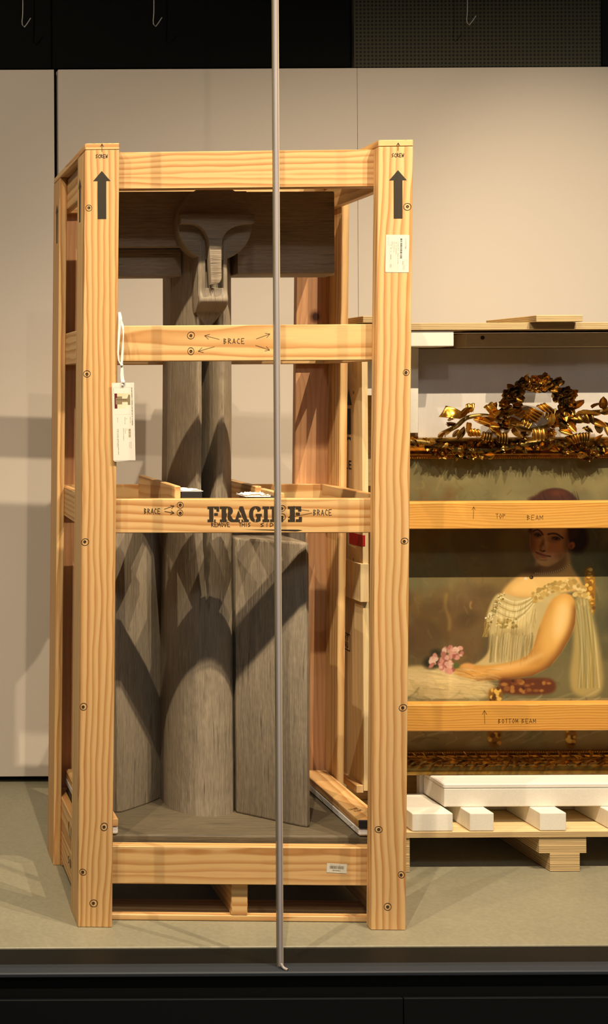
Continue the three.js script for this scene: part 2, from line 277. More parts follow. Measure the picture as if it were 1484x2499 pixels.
// soft cool panels, out of view above the visitors, placed to lighten the shadows
RectAreaLightUniformsLib.init();
for (const [x, w] of [[0.2, 'left'], [2.6, 'right']]) {
  const t = thing('unseen_ceiling_panel', w + ' unseen square ceiling panel over the visitors, lighting the shadows faintly cool', 'ceiling light', [x, 4.59, 3.9], 'unseen ceiling light panels');
  part('frame', mergeGeometries([box(-0.64, 0.64, -0.03, 0, 0.6, 0.64), box(-0.64, 0.64, -0.03, 0, -0.64, -0.6), box(-0.64, -0.6, -0.03, 0, -0.6, 0.6), box(0.6, 0.64, -0.03, 0, -0.6, 0.6)]), blackMat, t);
  part('light_diffuser', box(-0.6, 0.6, -0.02, -0.004, -0.6, 0.6), std({ color: 0x000000, emissive: PANEL_COLOR, emissiveIntensity: 0.5 }), t);
  const l = new THREE.RectAreaLight(PANEL_COLOR, PANEL_LIGHT, 1.2, 1.2); l.castShadow = true; l.position.set(x, 4.565, 3.9); l.lookAt(x, 0, 3.9); scene.add(l);
}

// hooks from the ceiling grid
[['left', 0.7367], ['middle', 1.2040], ['right', 2.3213]].forEach(([w, x]) => {
  const t = thing('hanging_hook', w === 'left' ? 'thin grey wire hook hanging down in the dark at the top left corner' : w === 'middle' ? 'thin grey wire hook hanging above the left part of the timber crate' : 'thin grey wire hook hanging before the perforated panel', 'hook', [x, 2.7113, -1.25], 'wire hooks');
  part('wire', tube([[0.008, 0.70, 0], [0.008, 0.3, 0], [0.008, 0.05, 0], [0.006, 0.012, 0], [0.012, 0.002, 0.002], [0.018, 0.008, 0.004], [0.034, 0.032, 0.006]], 0.0022, 60), std({ color: 0x8a8a82, roughness: 0.4, metalness: 0.5 }), t).scale.setScalar(1.05);
});

// ---------------------------------------------------------------- the open timber crate
const LEAN = 0.0144, YAW = -0.037, CX = 0.6866;
const lean = (g) => { const p = g.attributes.position; for (let i = 0; i < p.count; i++) p.setX(i, p.getX(i) + LEAN * p.getY(i)); g.computeVertexNormals(); return g; };
const crate = thing('timber_crate', 'tall open pine crate with stencilled arrows standing around the dark wooden sculpture', 'crate', [CX, 0, 0]);
crate.rotation.y = YAW;
let pk = 0;
function cb(name, x0, x1, y0, y1, z0, z1, axis, mat, ou, ov, label) { return part(name, lean(wood(x0, x1, y0, y1, z0, z1, axis, 0.0018, ou, ov)), mat ?? pine[pk++ % 4], crate, label); }
const CW = 0.8545, CH = 2.0555;
// front posts (board + return), rear posts (return + back plank), caps
cb('front_post', 0, 0.09, 0, CH, -0.034, 0, 1, pine[3], 0.11, 0.30, 'left front post with a stencilled arrow');
cb('front_post', CW - 0.09, CW, 0, CH, -0.034, 0, 1, pine[0], 0.58, 0.34, 'right front post with a stencilled arrow and a white label');
for (const [a, b, s] of [[0, 0.022, 0], [CW - 0.022, CW, 1]]) {
  cb('side_post', a, b, 0, CH, -0.125, -0.0345, 1, pine[(s + 2) % 4]);
  cb('side_post', a, b, 0.0, CH, -0.575, -0.47, 1, pine[s ? 0 : 3]);
  cb('cap_board', s ? CW - 0.09 : 0, s ? CW : 0.09, CH + 0.0005, CH + 0.018, -0.60, 0, 2, pine[s]);
  cb('back_plank', s ? CW - 0.12 : 0, s ? CW : 0.12, 0.0, CH, -0.60, -0.5755, 1, pink, s ? 0.12 : 0.5, s ? 0.15 : 0.6, 'reddish back plank');
}
const IN0 = 0.0225, IN1 = CW - 0.0225;
const railTop = cb('front_rail', IN0, IN1, 1.956, 2.055, -0.068, -0.0345, 0, pine[3], 0.13, 0.48);
const railBrace = cb('front_rail', IN0, IN1, 1.4965, 1.592, -0.068, -0.0345, 0, pine[0], 0.45, 0.55);
const railFragile = cb('front_rail', IN0, IN1, 1.039, 1.1295, -0.068, -0.0345, 0, pine[1], 0.05, 0.2);
const railBase = cb('front_rail', IN0, IN1, 0.1035, 0.204, -0.068, -0.0345, 0, pine[3], 0.6, 0.75);
for (const [y0, y1] of [[1.96, 2.05], [1.4965, 1.590], [1.045, 1.132], [0.1035, 0.204]]) {
  cb('back_rail', IN0, IN1, y0, y1, -0.575, -0.553, 0);
  cb('side_rail', IN0, IN0 + 0.022, y0, y1, -0.5525, -0.0685, 2);
  cb('side_rail', IN1 - 0.022, IN1, y0, y1, -0.5525, -0.0685, 2);
}
cb('unseen_lid_board', IN0 + 0.0225, IN1 - 0.0225, 2.037, 2.054, -0.360, -0.0685, 0, ply, 0.2, 0.3, 'unseen plywood lid board behind the front top rail, shading the sculpture');  // out of view, its depth set to keep the sculpture's top in shade
for (const [a, b] of [[IN0, IN0 + 0.043], [0.415, 0.458], [IN1 - 0.043, IN1]]) cb('skid', a, b, 0.0165, 0.103, -0.57, -0.05, 2);
cb('base_slat', IN0, IN1, 0.001, 0.016, -0.165, -0.05, 0, pine[1]); cb('base_slat', IN0, IN1, 0.001, 0.016, -0.574, -0.46, 0, pine[3]);
// braces at the height of the FRAGILE rail
cb('brace_board', 0.2583, 0.2746, 1.058, 1.1615, -0.5525, -0.0685, 2, pine[2], 0.3, 0.4);
cb('brace_board', 0.5340, 0.5506, 1.055, 1.1425, -0.30, -0.0685, 2, pine[0]);
cb('brace_board', 0.5150, 0.5330, 1.055, 1.1500, -0.5525, -0.22, 2, pine[3]);
cb('ledger_strip', 0.2750, 0.5335, 1.100, 1.118, -0.084, -0.0685, 0, pine[1]);
decal('knot', 0.05, 0.06, 2400, (c, w, h) => { const r = rng(6); for (let i = 9; i > 0; i--) { c.fillStyle = i > 6 ? 'rgba(130,70,36,0.10)' : i > 4 ? 'rgba(96,46,20,0.30)' : 'rgba(58,26,12,0.55)'; c.beginPath(); c.ellipse(w / 2 + (r() - 0.5) * 0.002, h / 2 + (r() - 0.5) * 0.002, 0.0022 * i, 0.0028 * i, 0, 0, 7); c.fill(); } }, crate, [0.792 + LEAN * 1.64, 1.64, -0.5747]);
// screws, each ringed with a marker
const screwG = new THREE.LatheGeometry([[0.0001, -0.0006], [0.0012, -0.0006], [0.0016, 0.0006], [0.0034, 0.0006], [0.0038, 0]].map(([a, b]) => new THREE.Vector2(a, b)), 16); screwG.rotateX(Math.PI / 2);
const ringG = new THREE.TorusGeometry(0.0086, 0.0006, 6, 28); ringG.scale(1, 1, 0.25);
[[.0112, 1.9032], [.0099, 1.4633], [.0087, 1.0201], [.0086, .5833], [.0664, .2661], [.0116, .1464], [.0404, .0643], [.8410, 1.8981], [.8410, 1.463], [.8410, 1.0204], [.8410, .5841], [.7818, .2645], [.8410, .1457], [.807, .0615], [.2897, 1.5647, 1], [.2901, 1.5232, 1], [.2658, 1.1142, 1], [.266, 1.0924, 1], [.5333, 1.1039, 1], [.5336, 1.0811, 1]].forEach(([x, y, back]) => {
  const s = part('screw', screwG, steel, crate), rr = part('marker_ring', ringG, ink, s);
  s.position.set(x + LEAN * y, y, (back ? -0.0345 : 0) + 0.0003); rr.scale.set(0.9 + 0.25 * R(), 0.9 + 0.3 * R(), 1); rr.rotation.z = R() * 3; rr.position.set((R() - 0.5) * 0.002, (R() - 0.5) * 0.002, 0.0002);
});
// stencils and handwriting
for (const [x, y] of [[0.0449, 1.9367], [0.8162, 1.9305]]) {
  decal('stencil_arrow', 0.0455, 0.127, 2600, stencilArrow, crate, [x + LEAN * y, y, 0.0006]);
  decal('handwriting', 0.06, 0.05, 3000, (c) => { penArrow(c, 0.030, 0.022, 0.0305, 0.002, 0.008, 0.0013); pen(c, 'SCREW', 0.014, 0.030, 0.0046, 0.009, 0.0019, 0.0013, 3); }, crate, [x + LEAN * y + 0.0005, y + 0.112, 0.0006]);
}
for (const [z, y] of [[-0.08, 1.93], [-0.52, 1.92]]) decal('stencil_arrow', 0.045, 0.127, 2000, stencilArrow, crate, [LEAN * y - 0.0008, y, z], -Math.PI / 2);
const FR = -0.0339;
function onRail(name, x0, x1, y0, y1, draw) { const cx = (x0 + x1) / 2, cy = (y0 + y1) / 2; return decal(name, x1 - x0, y1 - y0, 2400, draw, crate, [cx + LEAN * cy, cy, FR]); }
onRail('handwriting', 0.30, 0.56, 1.5, 1.59, (c) => {
  const X = (v) => v - 0.30, Y = (v) => 1.59 - v; pen(c, 'BRACE', X(0.377), Y(1.5565), 0.007, 0.014, 0.0045, 0.0012, 5);
  penArrow(c, X(0.365), Y(1.5545), X(0.326), Y(1.5645), 0.014, 0.0009); penArrow(c, X(0.352), Y(1.535), X(0.309), Y(1.523), 0.014, 0.0009);
  penArrow(c, X(0.462), Y(1.555), X(0.498), Y(1.568), 0.013, 0.0009); penArrow(c, X(0.46), Y(1.538), X(0.497), Y(1.525), 0.013, 0.0009);
});
onRail('lettering', 0.16, 0.68, 1.04, 1.128, (c) => {
  const X = (v) => v - 0.16, Y = (v) => 1.128 - v;
  // stencilled FRAGILE, letter by letter, with the bridges of the stencil left open
  c.fillStyle = 'rgba(50,40,26,0.88)'; c.textBaseline = 'alphabetic'; c.textAlign = 'left';
  const L = [['F', 0.3385, 0.030], ['R', 0.3710, 0.036], ['A', 0.4090, 0.036], ['G', 0.4465, 0.034], ['I', 0.4830, 0.017], ['L', 0.5030, 0.034], ['E', 0.5500, 0.036]];
  for (const [ch, x, w] of L) {
    c.save(); c.font = '900 100px serif'; const m = c.measureText(ch).width; c.translate(X(x), Y(1.0705)); c.scale(w / m, 0.0345 / 66); c.fillText(ch, 0, 0); c.lineWidth = 5; c.strokeStyle = 'rgba(50,40,26,0.88)'; c.strokeText(ch, 0, 0); c.restore();
    c.save(); c.globalCompositeOperation = 'destination-out'; c.fillStyle = '#000';
    if (ch === 'A') { c.translate(X(x + w * 0.47), Y(1.0885)); c.rotate(-0.42); c.fillRect(-0.0016, -0.02, 0.0022, 0.04); } else if (ch !== 'I') c.fillRect(X(x + w * (ch === 'G' ? 0.47 : 0.50)), Y(1.107), 0.0021, 0.038);
    c.restore();
  }
  pen(c, 'REMOVE', X(0.349), Y(1.0665), 0.006, 0.0105, 0.0023, 0.0013, 11, '#1c140c', -0.0002); pen(c, 'THIS', X(0.421), Y(1.0665), 0.006, 0.010, 0.0020, 0.0013, 12); pen(c, 'SIDE', X(0.478), Y(1.0655), 0.008, 0.0095, 0.0045, 0.0013, 14);
  c.fillStyle = '#221a10'; c.beginPath(); c.moveTo(X(0.427), Y(1.0490)); c.lineTo(X(0.50), Y(1.0482)); c.lineTo(X(0.575), Y(1.0478)); c.lineTo(X(0.588), Y(1.0462)); c.lineTo(X(0.57), Y(1.0435)); c.lineTo(X(0.50), Y(1.0465)); c.closePath(); c.fill();
  pen(c, 'BRACE', X(0.1715), Y(1.1045), 0.006, 0.0135, 0.0028, 0.0013, 17); penArrow(c, X(0.224), Y(1.103), X(0.250), Y(1.1115), 0.010, 0.0011); penArrow(c, X(0.225), Y(1.097), X(0.250), Y(1.0925), 0.010, 0.0013);
  pen(c, 'BRACE', X(0.617), Y(1.1010), 0.0066, 0.015, 0.0034, 0.0012, 19); penArrow(c, X(0.605), Y(1.098), X(0.552), Y(1.105), 0.015, 0.0010); penArrow(c, X(0.612), Y(1.092), X(0.550), Y(1.080), 0.015, 0.0010);
});
decal('handwriting', 0.20, 0.075, 1600, (c) => { c.strokeStyle = '#1a130b'; c.lineWidth = 0.006; c.lineCap = 'round'; c.beginPath(); c.moveTo(0.06, 0.012); c.lineTo(0.05, 0.03); c.lineTo(0.075, 0.05); c.moveTo(0.10, 0.02); c.lineTo(0.095, 0.05); c.moveTo(0.13, 0.02); c.lineTo(0.14, 0.055); c.stroke(); }, crate, [LEAN * 0.15 + IN0 - 0.0006, 0.153, -0.275], -Math.PI / 2);
decal('handwriting', 0.20, 0.05, 1600, (c) => { pen(c, 'SIDE', 0.05, 0.01, 0.014, 0.022, 0.006, 0.004, 29); }, crate, [LEAN * 0.06 + IN0 - 0.0006, 0.065, -0.275], -Math.PI / 2);
// the white paper label and the small barcode sticker
decal('paper_label', 0.0605, 0.0985, 5200, (c, w, h) => {
  c.beginPath(); c.roundRect(0, 0, w, h, 0.002); c.fillStyle = '#dfd8ca'; c.fill();
  c.translate(w, 0); c.rotate(Math.PI / 2);             // printed sideways: x now runs down the label, y from right to left
  c.fillStyle = '#4a4034'; c.font = 'bold 0.0048px sans-serif'; c.save(); c.scale(0.001, 0.001); c.fillStyle = '#584c3c';
  c.font = 'bold 5px monospace'; c.fillText('711786', 19, 10.5); c.font = '3px sans-serif'; c.fillText('JOB NO', 9, 10); 
  const r = rng(4); let y = 10; while (y < 62) { const t = 0.8 + 2.2 * r(); c.fillStyle = '#30261a'; c.fillRect(y, 18, t, 5); y += t + 0.6 + 1.4 * r(); }
  c.fillStyle = '#8a7c68'; for (const [yy, a, b] of [[29, 18, 76], [34, 18, 52], [39.5, 18, 45], [44.5, 18, 36]]) for (let q = a; q < b; q += 1.2) if (r() > 0.18) c.fillRect(q, yy - 2 * (0.6 + 0.4 * r()), 0.7, 2 * (0.6 + 0.4 * r()));
  c.strokeStyle = '#b0a48e'; c.lineWidth = 0.35; for (const yy of [30, 35, 40.5, 46, 49.5]) { c.beginPath(); c.moveTo(18, yy); c.lineTo(90, yy); c.stroke(); }
  c.strokeStyle = '#8a7c68'; c.strokeRect(66, 4, 14, 13); c.fillStyle = '#5a4e3e'; c.font = '6px serif'; c.fillText('IAS', 69, 16.5); c.font = '2.6px sans-serif'; c.fillText('FINE ART', 81, 13); c.fillText('LOGISTICS', 81, 16);
  c.font = '5px serif'; c.fillText('1', 26, 48.5); c.fillText('of', 33, 48.5); c.fillText('1', 42, 48.5); c.font = '5.5px serif'; c.fillText('VIC', 77, 49); c.fillRect(52, 46.4, 13, 1);
  c.fillStyle = '#a89a84'; for (const yy of [52, 54.5]) for (let q = 6; q < 30; q += 1) if (r() > 0.2) c.fillRect(q, yy, 0.6, 1.3);
  c.restore();
}, crate, [0.8157 + LEAN * 1.775, 1.775, 0.0006]).rotation.z = -0.02;
decal('barcode_sticker', 0.0525, 0.025, 6000, (c, w, h) => {
  c.fillStyle = '#dcd6c4'; c.fillRect(0, 0, w, h); const r = rng(8); let x = 0.0075; while (x < 0.045) { const t = 0.0003 + 0.0012 * r(); c.fillStyle = '#5c5444'; c.fillRect(x, 0.0065, t, 0.008); x += t + 0.0003 + 0.0006 * r(); }
  c.save(); c.scale(0.001, 0.001); c.fillStyle = '#6a604e'; c.font = '2.6px sans-serif'; c.fillText('HERITAGE COLLECTION', 8, 5.4); c.fillStyle = '#3c3428'; c.font = 'bold 5px monospace'; c.fillText('H000402', 15, 20); c.restore();
}, crate, [0.6862 + LEAN * 0.15, 0.1497, FR]).rotation.z = -0.045;

// crate frame to world metres (for what stands inside it)
const cw = (x, y, z) => { const X = x + LEAN * y, c = Math.cos(YAW), s = Math.sin(YAW); return [CX + X * c + z * s, y, -X * s + z * c]; };
const toWorld = (g) => { g.rotateY(YAW); g.translate(CX, 0, 0); return g; };

// hold-down battens: board, wrapped foam strip, end pad
for (const [x0, x1, lab, pad] of [[0.757, 0.8285, 'pine hold-down batten on white wrapped foam along the right side of the plinth', 1], [0.0455, 0.117, 'pine hold-down batten on white wrapped foam, mostly hidden behind the left front post', 0]]) {
  const t = thing('hold_down_batten', lab, 'batten', cw(x0, 0.2225, -0.3), 'hold-down battens on the plinth'); t.rotation.y = YAW;
  const o = x0 + LEAN * 0.2225, zc = -0.3, T = (g) => g.translate(-o, -0.2225, -zc);
  part('board', T(wood(o, x1 + 0.0032, 0.2452, 0.2660, -0.551, pad ? -0.075 : -0.07, 2, 0.0015, 0.2, 0.3)), pine[1], t);
  part('wrapped_foam', T(grainUV(cbox(o - 0.0005, x1 + 0.003, 0.2229, 0.2450, -0.551, -0.072, 0.004), 2, 0.25, 0.08)), wrap, t); 
  if (pad) { part('end_pad', T(cbox(o - 0.001, x1 + 0.003, 0.2445, 0.2665, -0.0745, -0.069, 0.003)), blackFoam, t, 'black foam end pad'); decal('handwriting', 0.05, 0.04, 2600, (c) => { pen(c, 'FRONT', 0.008, 0.006, 0.005, 0.010, 0.002, 0.001, 31); pen(c, 'RIGHT', 0.010, 0.022, 0.004, 0.009, 0.002, 0.001, 33); }, t, [0.026, 0.0442, 0.14]).rotation.set(-Math.PI / 2, 0, 0.5); }
}
// foam pads and papers packed against the sculpture
for (const [x0, x1, z0, z1, lab] of [[0.2765, 0.3330, -0.165, -0.0695, 'black foam pad under a white sheet, right of the taller brace board'], [0.4700, 0.5320, -0.165, -0.0695, 'black foam pad under crumpled white paper, left of the shorter brace block']]) {
  const y1 = x0 < 0.4 ? 1.147 : 1.132, p = cw((x0 + x1) / 2, 1.1183, (z0 + z1) / 2), w = x1 - x0, d = z1 - z0, h = y1 - 1.1183;
  const m = solo('foam_pad', new RoundedBoxGeometry(w, h, d, 2, 0.003), blackFoam, lab, 'foam pad', [p[0], p[1] + h / 2, p[2]], 'black foam pads in the crate'); m.rotation.y = YAW;
  const c = solo('paper_sheet', solid(14, 8, (u, v) => [(u - 0.5) * (w + 0.004), 0.0012 + 0.004 * Math.abs(noise(u * 5, v * 4, x0 * 90)) + (x0 > 0.4 ? 0.005 * Math.abs(noise(u * 9, v * 5, 4)) : 0), (v - 0.5) * -d], (u, v) => [(u - 0.5) * (w + 0.004), 0.0003, (v - 0.5) * -d]), white, x0 < 0.4 ? 'flat white paper sheet on the black foam pad beside the taller brace board' : 'crumpled white paper on the foam pad beside the shorter brace block', 'paper', [p[0] + (x0 > 0.4 ? -0.02 : 0), y1, p[2]], 'packing papers'); c.rotation.y = YAW;
}
// swing tag on a white ribbon
{
  const t = thing('swing_tag', 'white swing tag with a small photo, hanging by a ribbon at the left front post', 'tag', cw(0.104, 1.44, 0.006)); t.rotation.y = YAW;
  const card1 = new THREE.Shape(); card1.moveTo(-0.0285, 0); card1.lineTo(0.0285, 0); card1.lineTo(0.0285, -0.205); card1.lineTo(-0.0265, -0.2075); card1.closePath();
  const cg = new THREE.ExtrudeGeometry(card1, { depth: 0.0008, bevelEnabled: false }), tag = part('card', cg, white, t); tag.rotation.z = 0.014;
  decal('print', 0.057, 0.205, 5200, (c, w, h) => {
    c.fillStyle = '#e9e2d4'; c.fillRect(0, 0, w, h); c.save(); c.scale(w / 57, h / 205); c.strokeStyle = '#b8ab96'; c.lineWidth = 0.5;
    c.beginPath(); c.moveTo(4, 13); c.lineTo(50, 13); c.moveTo(6, 84); c.lineTo(46, 84); c.stroke();
    const g = c.createLinearGradient(6, 28, 48, 68); g.addColorStop(0, '#d8c89a'); g.addColorStop(1, '#eee6d0'); c.fillStyle = g; c.fillRect(6, 28, 42, 40);
    c.fillStyle = '#5e1014'; c.fillRect(6, 28, 7, 40); c.fillStyle = '#8a7a58'; c.fillRect(9, 40, 17, 17); c.fillRect(13, 36, 13, 5); c.fillRect(25, 42, 15, 9); c.beginPath(); c.moveTo(39, 43); c.lineTo(43, 31); c.lineTo(47, 33); c.lineTo(47, 59); c.lineTo(41, 59); c.lineTo(40, 50); c.closePath(); c.fill(); c.fillStyle = '#5c4c2c'; c.fillRect(10, 44, 28, 1.6);
    const r = rng(12), bar = (x, a, b, t, col) => { c.fillStyle = col; for (let q = a; q < b; q += 1.0) if (r() > 0.14) c.fillRect(x - t * (0.7 + 0.3 * r()) / 2, q, t, 0.72); };
    bar(51.5, 13, 113, 2.2, '#5c4c3e'); bar(3.6, 14, 70, 1.0, '#8a7a68'); bar(46.5, 91, 107, 1.4, '#9a8c78'); bar(36.5, 91, 97, 1.5, '#9a8c78'); bar(32.5, 91, 110, 1.5, '#9a8c78'); bar(13, 92, 105, 1.5, '#9a8c78');
    for (let q = 122; q < 144; q += 1.1 + r()) { c.fillStyle = '#8a7444'; c.fillRect(41, q, 6, 0.5 + 0.9 * r()); }
    bar(36.5, 120, 127, 1.4, '#a89a86'); bar(32.5, 120, 135, 1.5, '#a89a86'); bar(28, 120, 154, 1.5, '#8a7c68'); bar(14, 121, 190, 1.5, '#7a6c58'); bar(11.5, 121, 170, 1.3, '#8a7c68'); bar(47, 156, 175, 1.4, '#a89a86'); bar(43, 156, 172, 1.4, '#a89a86'); c.restore();
  }, t, [0.0005, -0.1025, 0.0012]).rotation.z = 0.014;
  const rib = (pts, w) => { const cu = new THREE.CatmullRomCurve3(pts.map((p) => new THREE.Vector3(...p))); return solid(30, 3, (u, v) => { const p = cu.getPoint(u); return [p.x + (v - 0.5) * -w * (0.75 + 0.35 * Math.sin(u * 9)), p.y, p.z + 0.0016 * Math.cos(v * 9 + u * 12)]; }, (u, v) => { const p = cu.getPoint(u); return [p.x + (v - 0.5) * -w * (0.75 + 0.35 * Math.sin(u * 9)), p.y, p.z - 0.0012]; }); };
  part('ribbon', rib([[-0.008, 0.187, -0.004], [-0.006, 0.168, -0.001], [-0.010, 0.12, -0.001], [-0.011, 0.06, -0.001], [-0.004, 0.045, 0.003], [-0.003, 0.02, 0.003], [-0.001, -0.002, 0.003]], 0.0085), white, t);
  part('ribbon', rib([[-0.004, 0.165, 0.001], [0.0005, 0.14, 0.003], [-0.0005, 0.10, 0.004], [-0.004, 0.052, 0.004]], 0.006), white, t);
  for (const [x, y, z, q] of [[0, 0.002, 0.004, 0.0045], [-0.004, 0.047, 0.004, 0.0038], [-0.002, -0.006, 0.003, 0.003]]) part('knot', new THREE.SphereGeometry(q, 12, 8).scale(1, 1.25, 0.9).translate(x, y, z), white, t);
}

// ---------------------------------------------------------------- the sculpture
const SC = thing('wooden_sculpture', 'dark wooden sculpture with a grooved column, crossbar and round head inside the crate', 'sculpture', [1.12, 0.1040, -0.31]);
const sg = (g, axis = 1) => grainUV(g, axis, 0.8, 0.4, R(), R());
const deeper = (g, by, d) => { const k = (d + by) / d; g.scale(k, k, 1); g.translate(0, EYE * (1 - k), -by); return g; };   // set farther back at the same apparent size
const sp = (name, g, axis, label) => wpart(name, sg(g, axis), dark, SC, label);
{ const g = toWorld(lean(new RoundedBoxGeometry(0.755, 0.1175, 0.46, 3, 0.007).translate(0.4265, 0.1633, -0.304))); wpart('plinth', sg(g, 0), plinthMat, SC, 'low rectangular plinth'); }
// column: half round below, split by a deep groove above into two ridged lobes
const colZ = (x, y) => {
  const hw = lerp(0.0985, 0.0865, smooth(0.3, 1.75, y)), cx = lerp(1.1025, 1.1085, smooth(0.3, 1.6, y)), t = clamp((x - cx) / hw, -1, 1);
  const round = -0.335 + 0.115 * Math.sqrt(Math.max(0, 1 - t * t));
  const gx = lerp(1.0958, 1.1075, smooth(0.77, 1.4, y));
  const m = smooth(0.80, 1.34, y), lobe = (c, w) => { const q = Math.abs((x - c) / w); return q < 1 ? 1 - 0.5 * q - 0.5 * Math.pow(q, 2.6) : 0; };
  const lobes = -0.325 + 0.115 * Math.max(lobe(gx - 0.033, 0.056), lobe(gx + 0.036, 0.056));
  const open = smooth(0.772, 1.25, y) * 0.020 + 0.0025 * smooth(0.772, 0.80, y), dx = Math.abs(x - gx);
  let z = lerp(round, lobes, m * 0.9);
  if (open > 0) z -= 0.105 * smooth(0.772, 1.05, y) * Math.max(0, 1 - dx / open);
  return z + 0.0012 * noise(x * 60, y * 14, 3) + 0.0008 * noise(x * 160, y * 50, 5);
};
sp('column', toCreasedNormals(solid(90, 150, (u, v) => { const y = lerp(0.2215, 1.83, v), hw = lerp(0.0985, 0.0865, smooth(0.3, 1.75, y)), cx = lerp(1.1025, 1.1085, smooth(0.3, 1.6, y)), x = cx + hw * Math.sin((u - 0.5) * Math.PI); return [x, y, colZ(x, y)]; },
  (u, v) => { const y = lerp(0.2215, 1.83, v), hw = lerp(0.0985, 0.0865, smooth(0.3, 1.75, y)), cx = lerp(1.1025, 1.1085, smooth(0.3, 1.6, y)); return [cx + hw * Math.sin((u - 0.5) * Math.PI), y, -0.40]; }), 0.5), 1, 'tall grooved column');
sp('right_block', prism([[1.186, -0.251], [1.322, -0.127], [1.338, -0.119], [1.348, -0.128], [1.349, -0.16], [1.345, -0.42], [1.196, -0.42]], 0.2215, 1.0005, 0.006), 1);
sp('back_block', prism([[1.20, -0.36], [1.425, -0.36], [1.425, -0.47], [1.20, -0.47]], 0.2215, 1.035, 0.006), 1);
sp('left_block', prism([[1.02, -0.405], [0.955, -0.338], [0.8622, -0.26], [0.848, -0.258], [0.826, -0.275], [0.822, -0.34], [0.822, -0.46], [1.02, -0.46]], 0.2215, 1.055, 0.005), 1);
sp('crossbar', deeper(slabXY([[0.792, 1.8179], [1.20, 1.8179], [1.20, 1.9715], [0.785, 1.9715]], -0.178, -0.30, 0.004), 0.03, 3.79), 0);
sp('crossbar', deeper(slabXY([[0.796, 1.739], [1.03, 1.739], [1.03, 1.8168], [0.793, 1.8168]], -0.222, -0.30, 0.004), 0.03, 3.79), 0);
sp('crossbar', deeper(prism([[1.1785, -0.192], [1.448, -0.192], [1.474, -0.262], [1.474, -0.33], [1.1785, -0.33]], 1.7423, 1.9717, 0.005), 0.03, 3.79), 0);
{ // the head: disc cut flat on top
  const s = new THREE.Shape(), r = 0.1035, a = Math.asin((1.9700 - 1.8759) / r); s.absarc(1.0935, 1.8759, r, a, Math.PI - a + 2 * Math.PI, false); 
  const q = new THREE.Shape(); const N = 80; for (let i = 0; i <= N; i++) { const t = Math.PI - a + (2 * a + Math.PI) * i / N; const x = 1.0935 + r * Math.cos(t), y = 1.8759 + r * Math.sin(t); i ? q.lineTo(x, y) : q.moveTo(x, y); }
  sp('head_disc', deeper(slabXY(q, -0.118, -0.177, 0.004), 0.045, 3.7), 0);
  const T = new THREE.Shape(); T.moveTo(0.9925, 1.8960); T.lineTo(1.1915, 1.8960); T.lineTo(1.1915, 1.8712);
  T.bezierCurveTo(1.150, 1.870, 1.122, 1.860, 1.109, 1.838); T.bezierCurveTo(1.104, 1.828, 1.1025, 1.812, 1.1022, 1.795); T.lineTo(1.1020, 1.725);
  T.bezierCurveTo(1.1015, 1.712, 1.093, 1.7058, 1.083, 1.7055); T.lineTo(1.0735, 1.7055); T.lineTo(1.0690, 1.800); T.bezierCurveTo(1.0685, 1.838, 1.056, 1.868, 1.020, 1.8705); T.lineTo(0.9925, 1.8712); T.closePath();
  sp('brow_and_nose', deeper(slabXY(T, -0.086, -0.1195, 0.0025), 0.045, 3.7), 0);
  const blockZ = (x, y) => { const t = (x - 1.0879) / 0.0409, f = Math.pow(clamp((1.664 - y) / 0.032), 2), notch = x > 1.0665 && x < 1.1150 && y > 1.6985 ? 0.016 : 0; return -0.117 - 0.044 * f + 0.007 * Math.exp(-(((y - 1.668) / 0.016) ** 2)) - notch - 0.008 * Math.pow(Math.abs(t), 14); };
  sp('chin_block', deeper(solid(84, 100, (u, v) => { const y = lerp(1.632, 1.83, v), x = 1.0879 + 0.0409 * (2 * u - 1) * (1 - 0.07 * Math.pow(clamp((1.66 - y) / 0.028), 2)); return [x, y, blockZ(x, y)]; }, (u, v) => { const y = lerp(1.632, 1.83, v); return [1.0879 + 0.0409 * (2 * u - 1) * (1 - 0.07 * Math.pow(clamp((1.66 - y) / 0.028), 2)), y, -0.215]; }), 0.045, 3.7), 1);
  sp('beard', deeper(new ConvexGeometry([[1.0500, 1.6380, -0.152], [1.1260, 1.6380, -0.152], [1.0500, 1.6380, -0.215], [1.1260, 1.6380, -0.215], [1.0800, 1.6000, -0.172], [1.0960, 1.6000, -0.172], [1.0885, 1.575, -0.200], [1.0885, 1.575, -0.215]].map((p) => new THREE.Vector3(...p))), 0.045, 3.7), 1);
}

// ---------------------------------------------------------------- pallet, foam and travel frame on the right
const pallet = thing('plywood_pallet', 'low plywood pallet on stacked runners under the gilded painting', 'pallet', [2.2, 0, -0.67]);
const wp = (name, x0, x1, y0, y1, z0, z1, axis, mat, parent, c, label) => wpart(name, wood(x0, x1, y0, y1, z0, z1, axis, c), mat, parent, label);
const edgeUV = (g, y0, y1) => { const p = g.attributes.position, uv = []; for (let i = 0; i < p.count; i++) uv.push((p.getX(i) + p.getZ(i)) * 1.5, (p.getY(i) - y0) / (y1 - y0)); g.setAttribute('uv', new THREE.Float32BufferAttribute(uv, 2)); return g; };
wp('deck', 1.70, 2.80, 0.1030, 0.1195, -0.95, -0.392, 0, ply, pallet);
wpart('deck_edge', edgeUV(cbox(1.70, 2.80, 0.1030, 0.1193, -0.3918, -0.3905, 0.0003), 0.103, 0.1193), plyEdge, pallet);
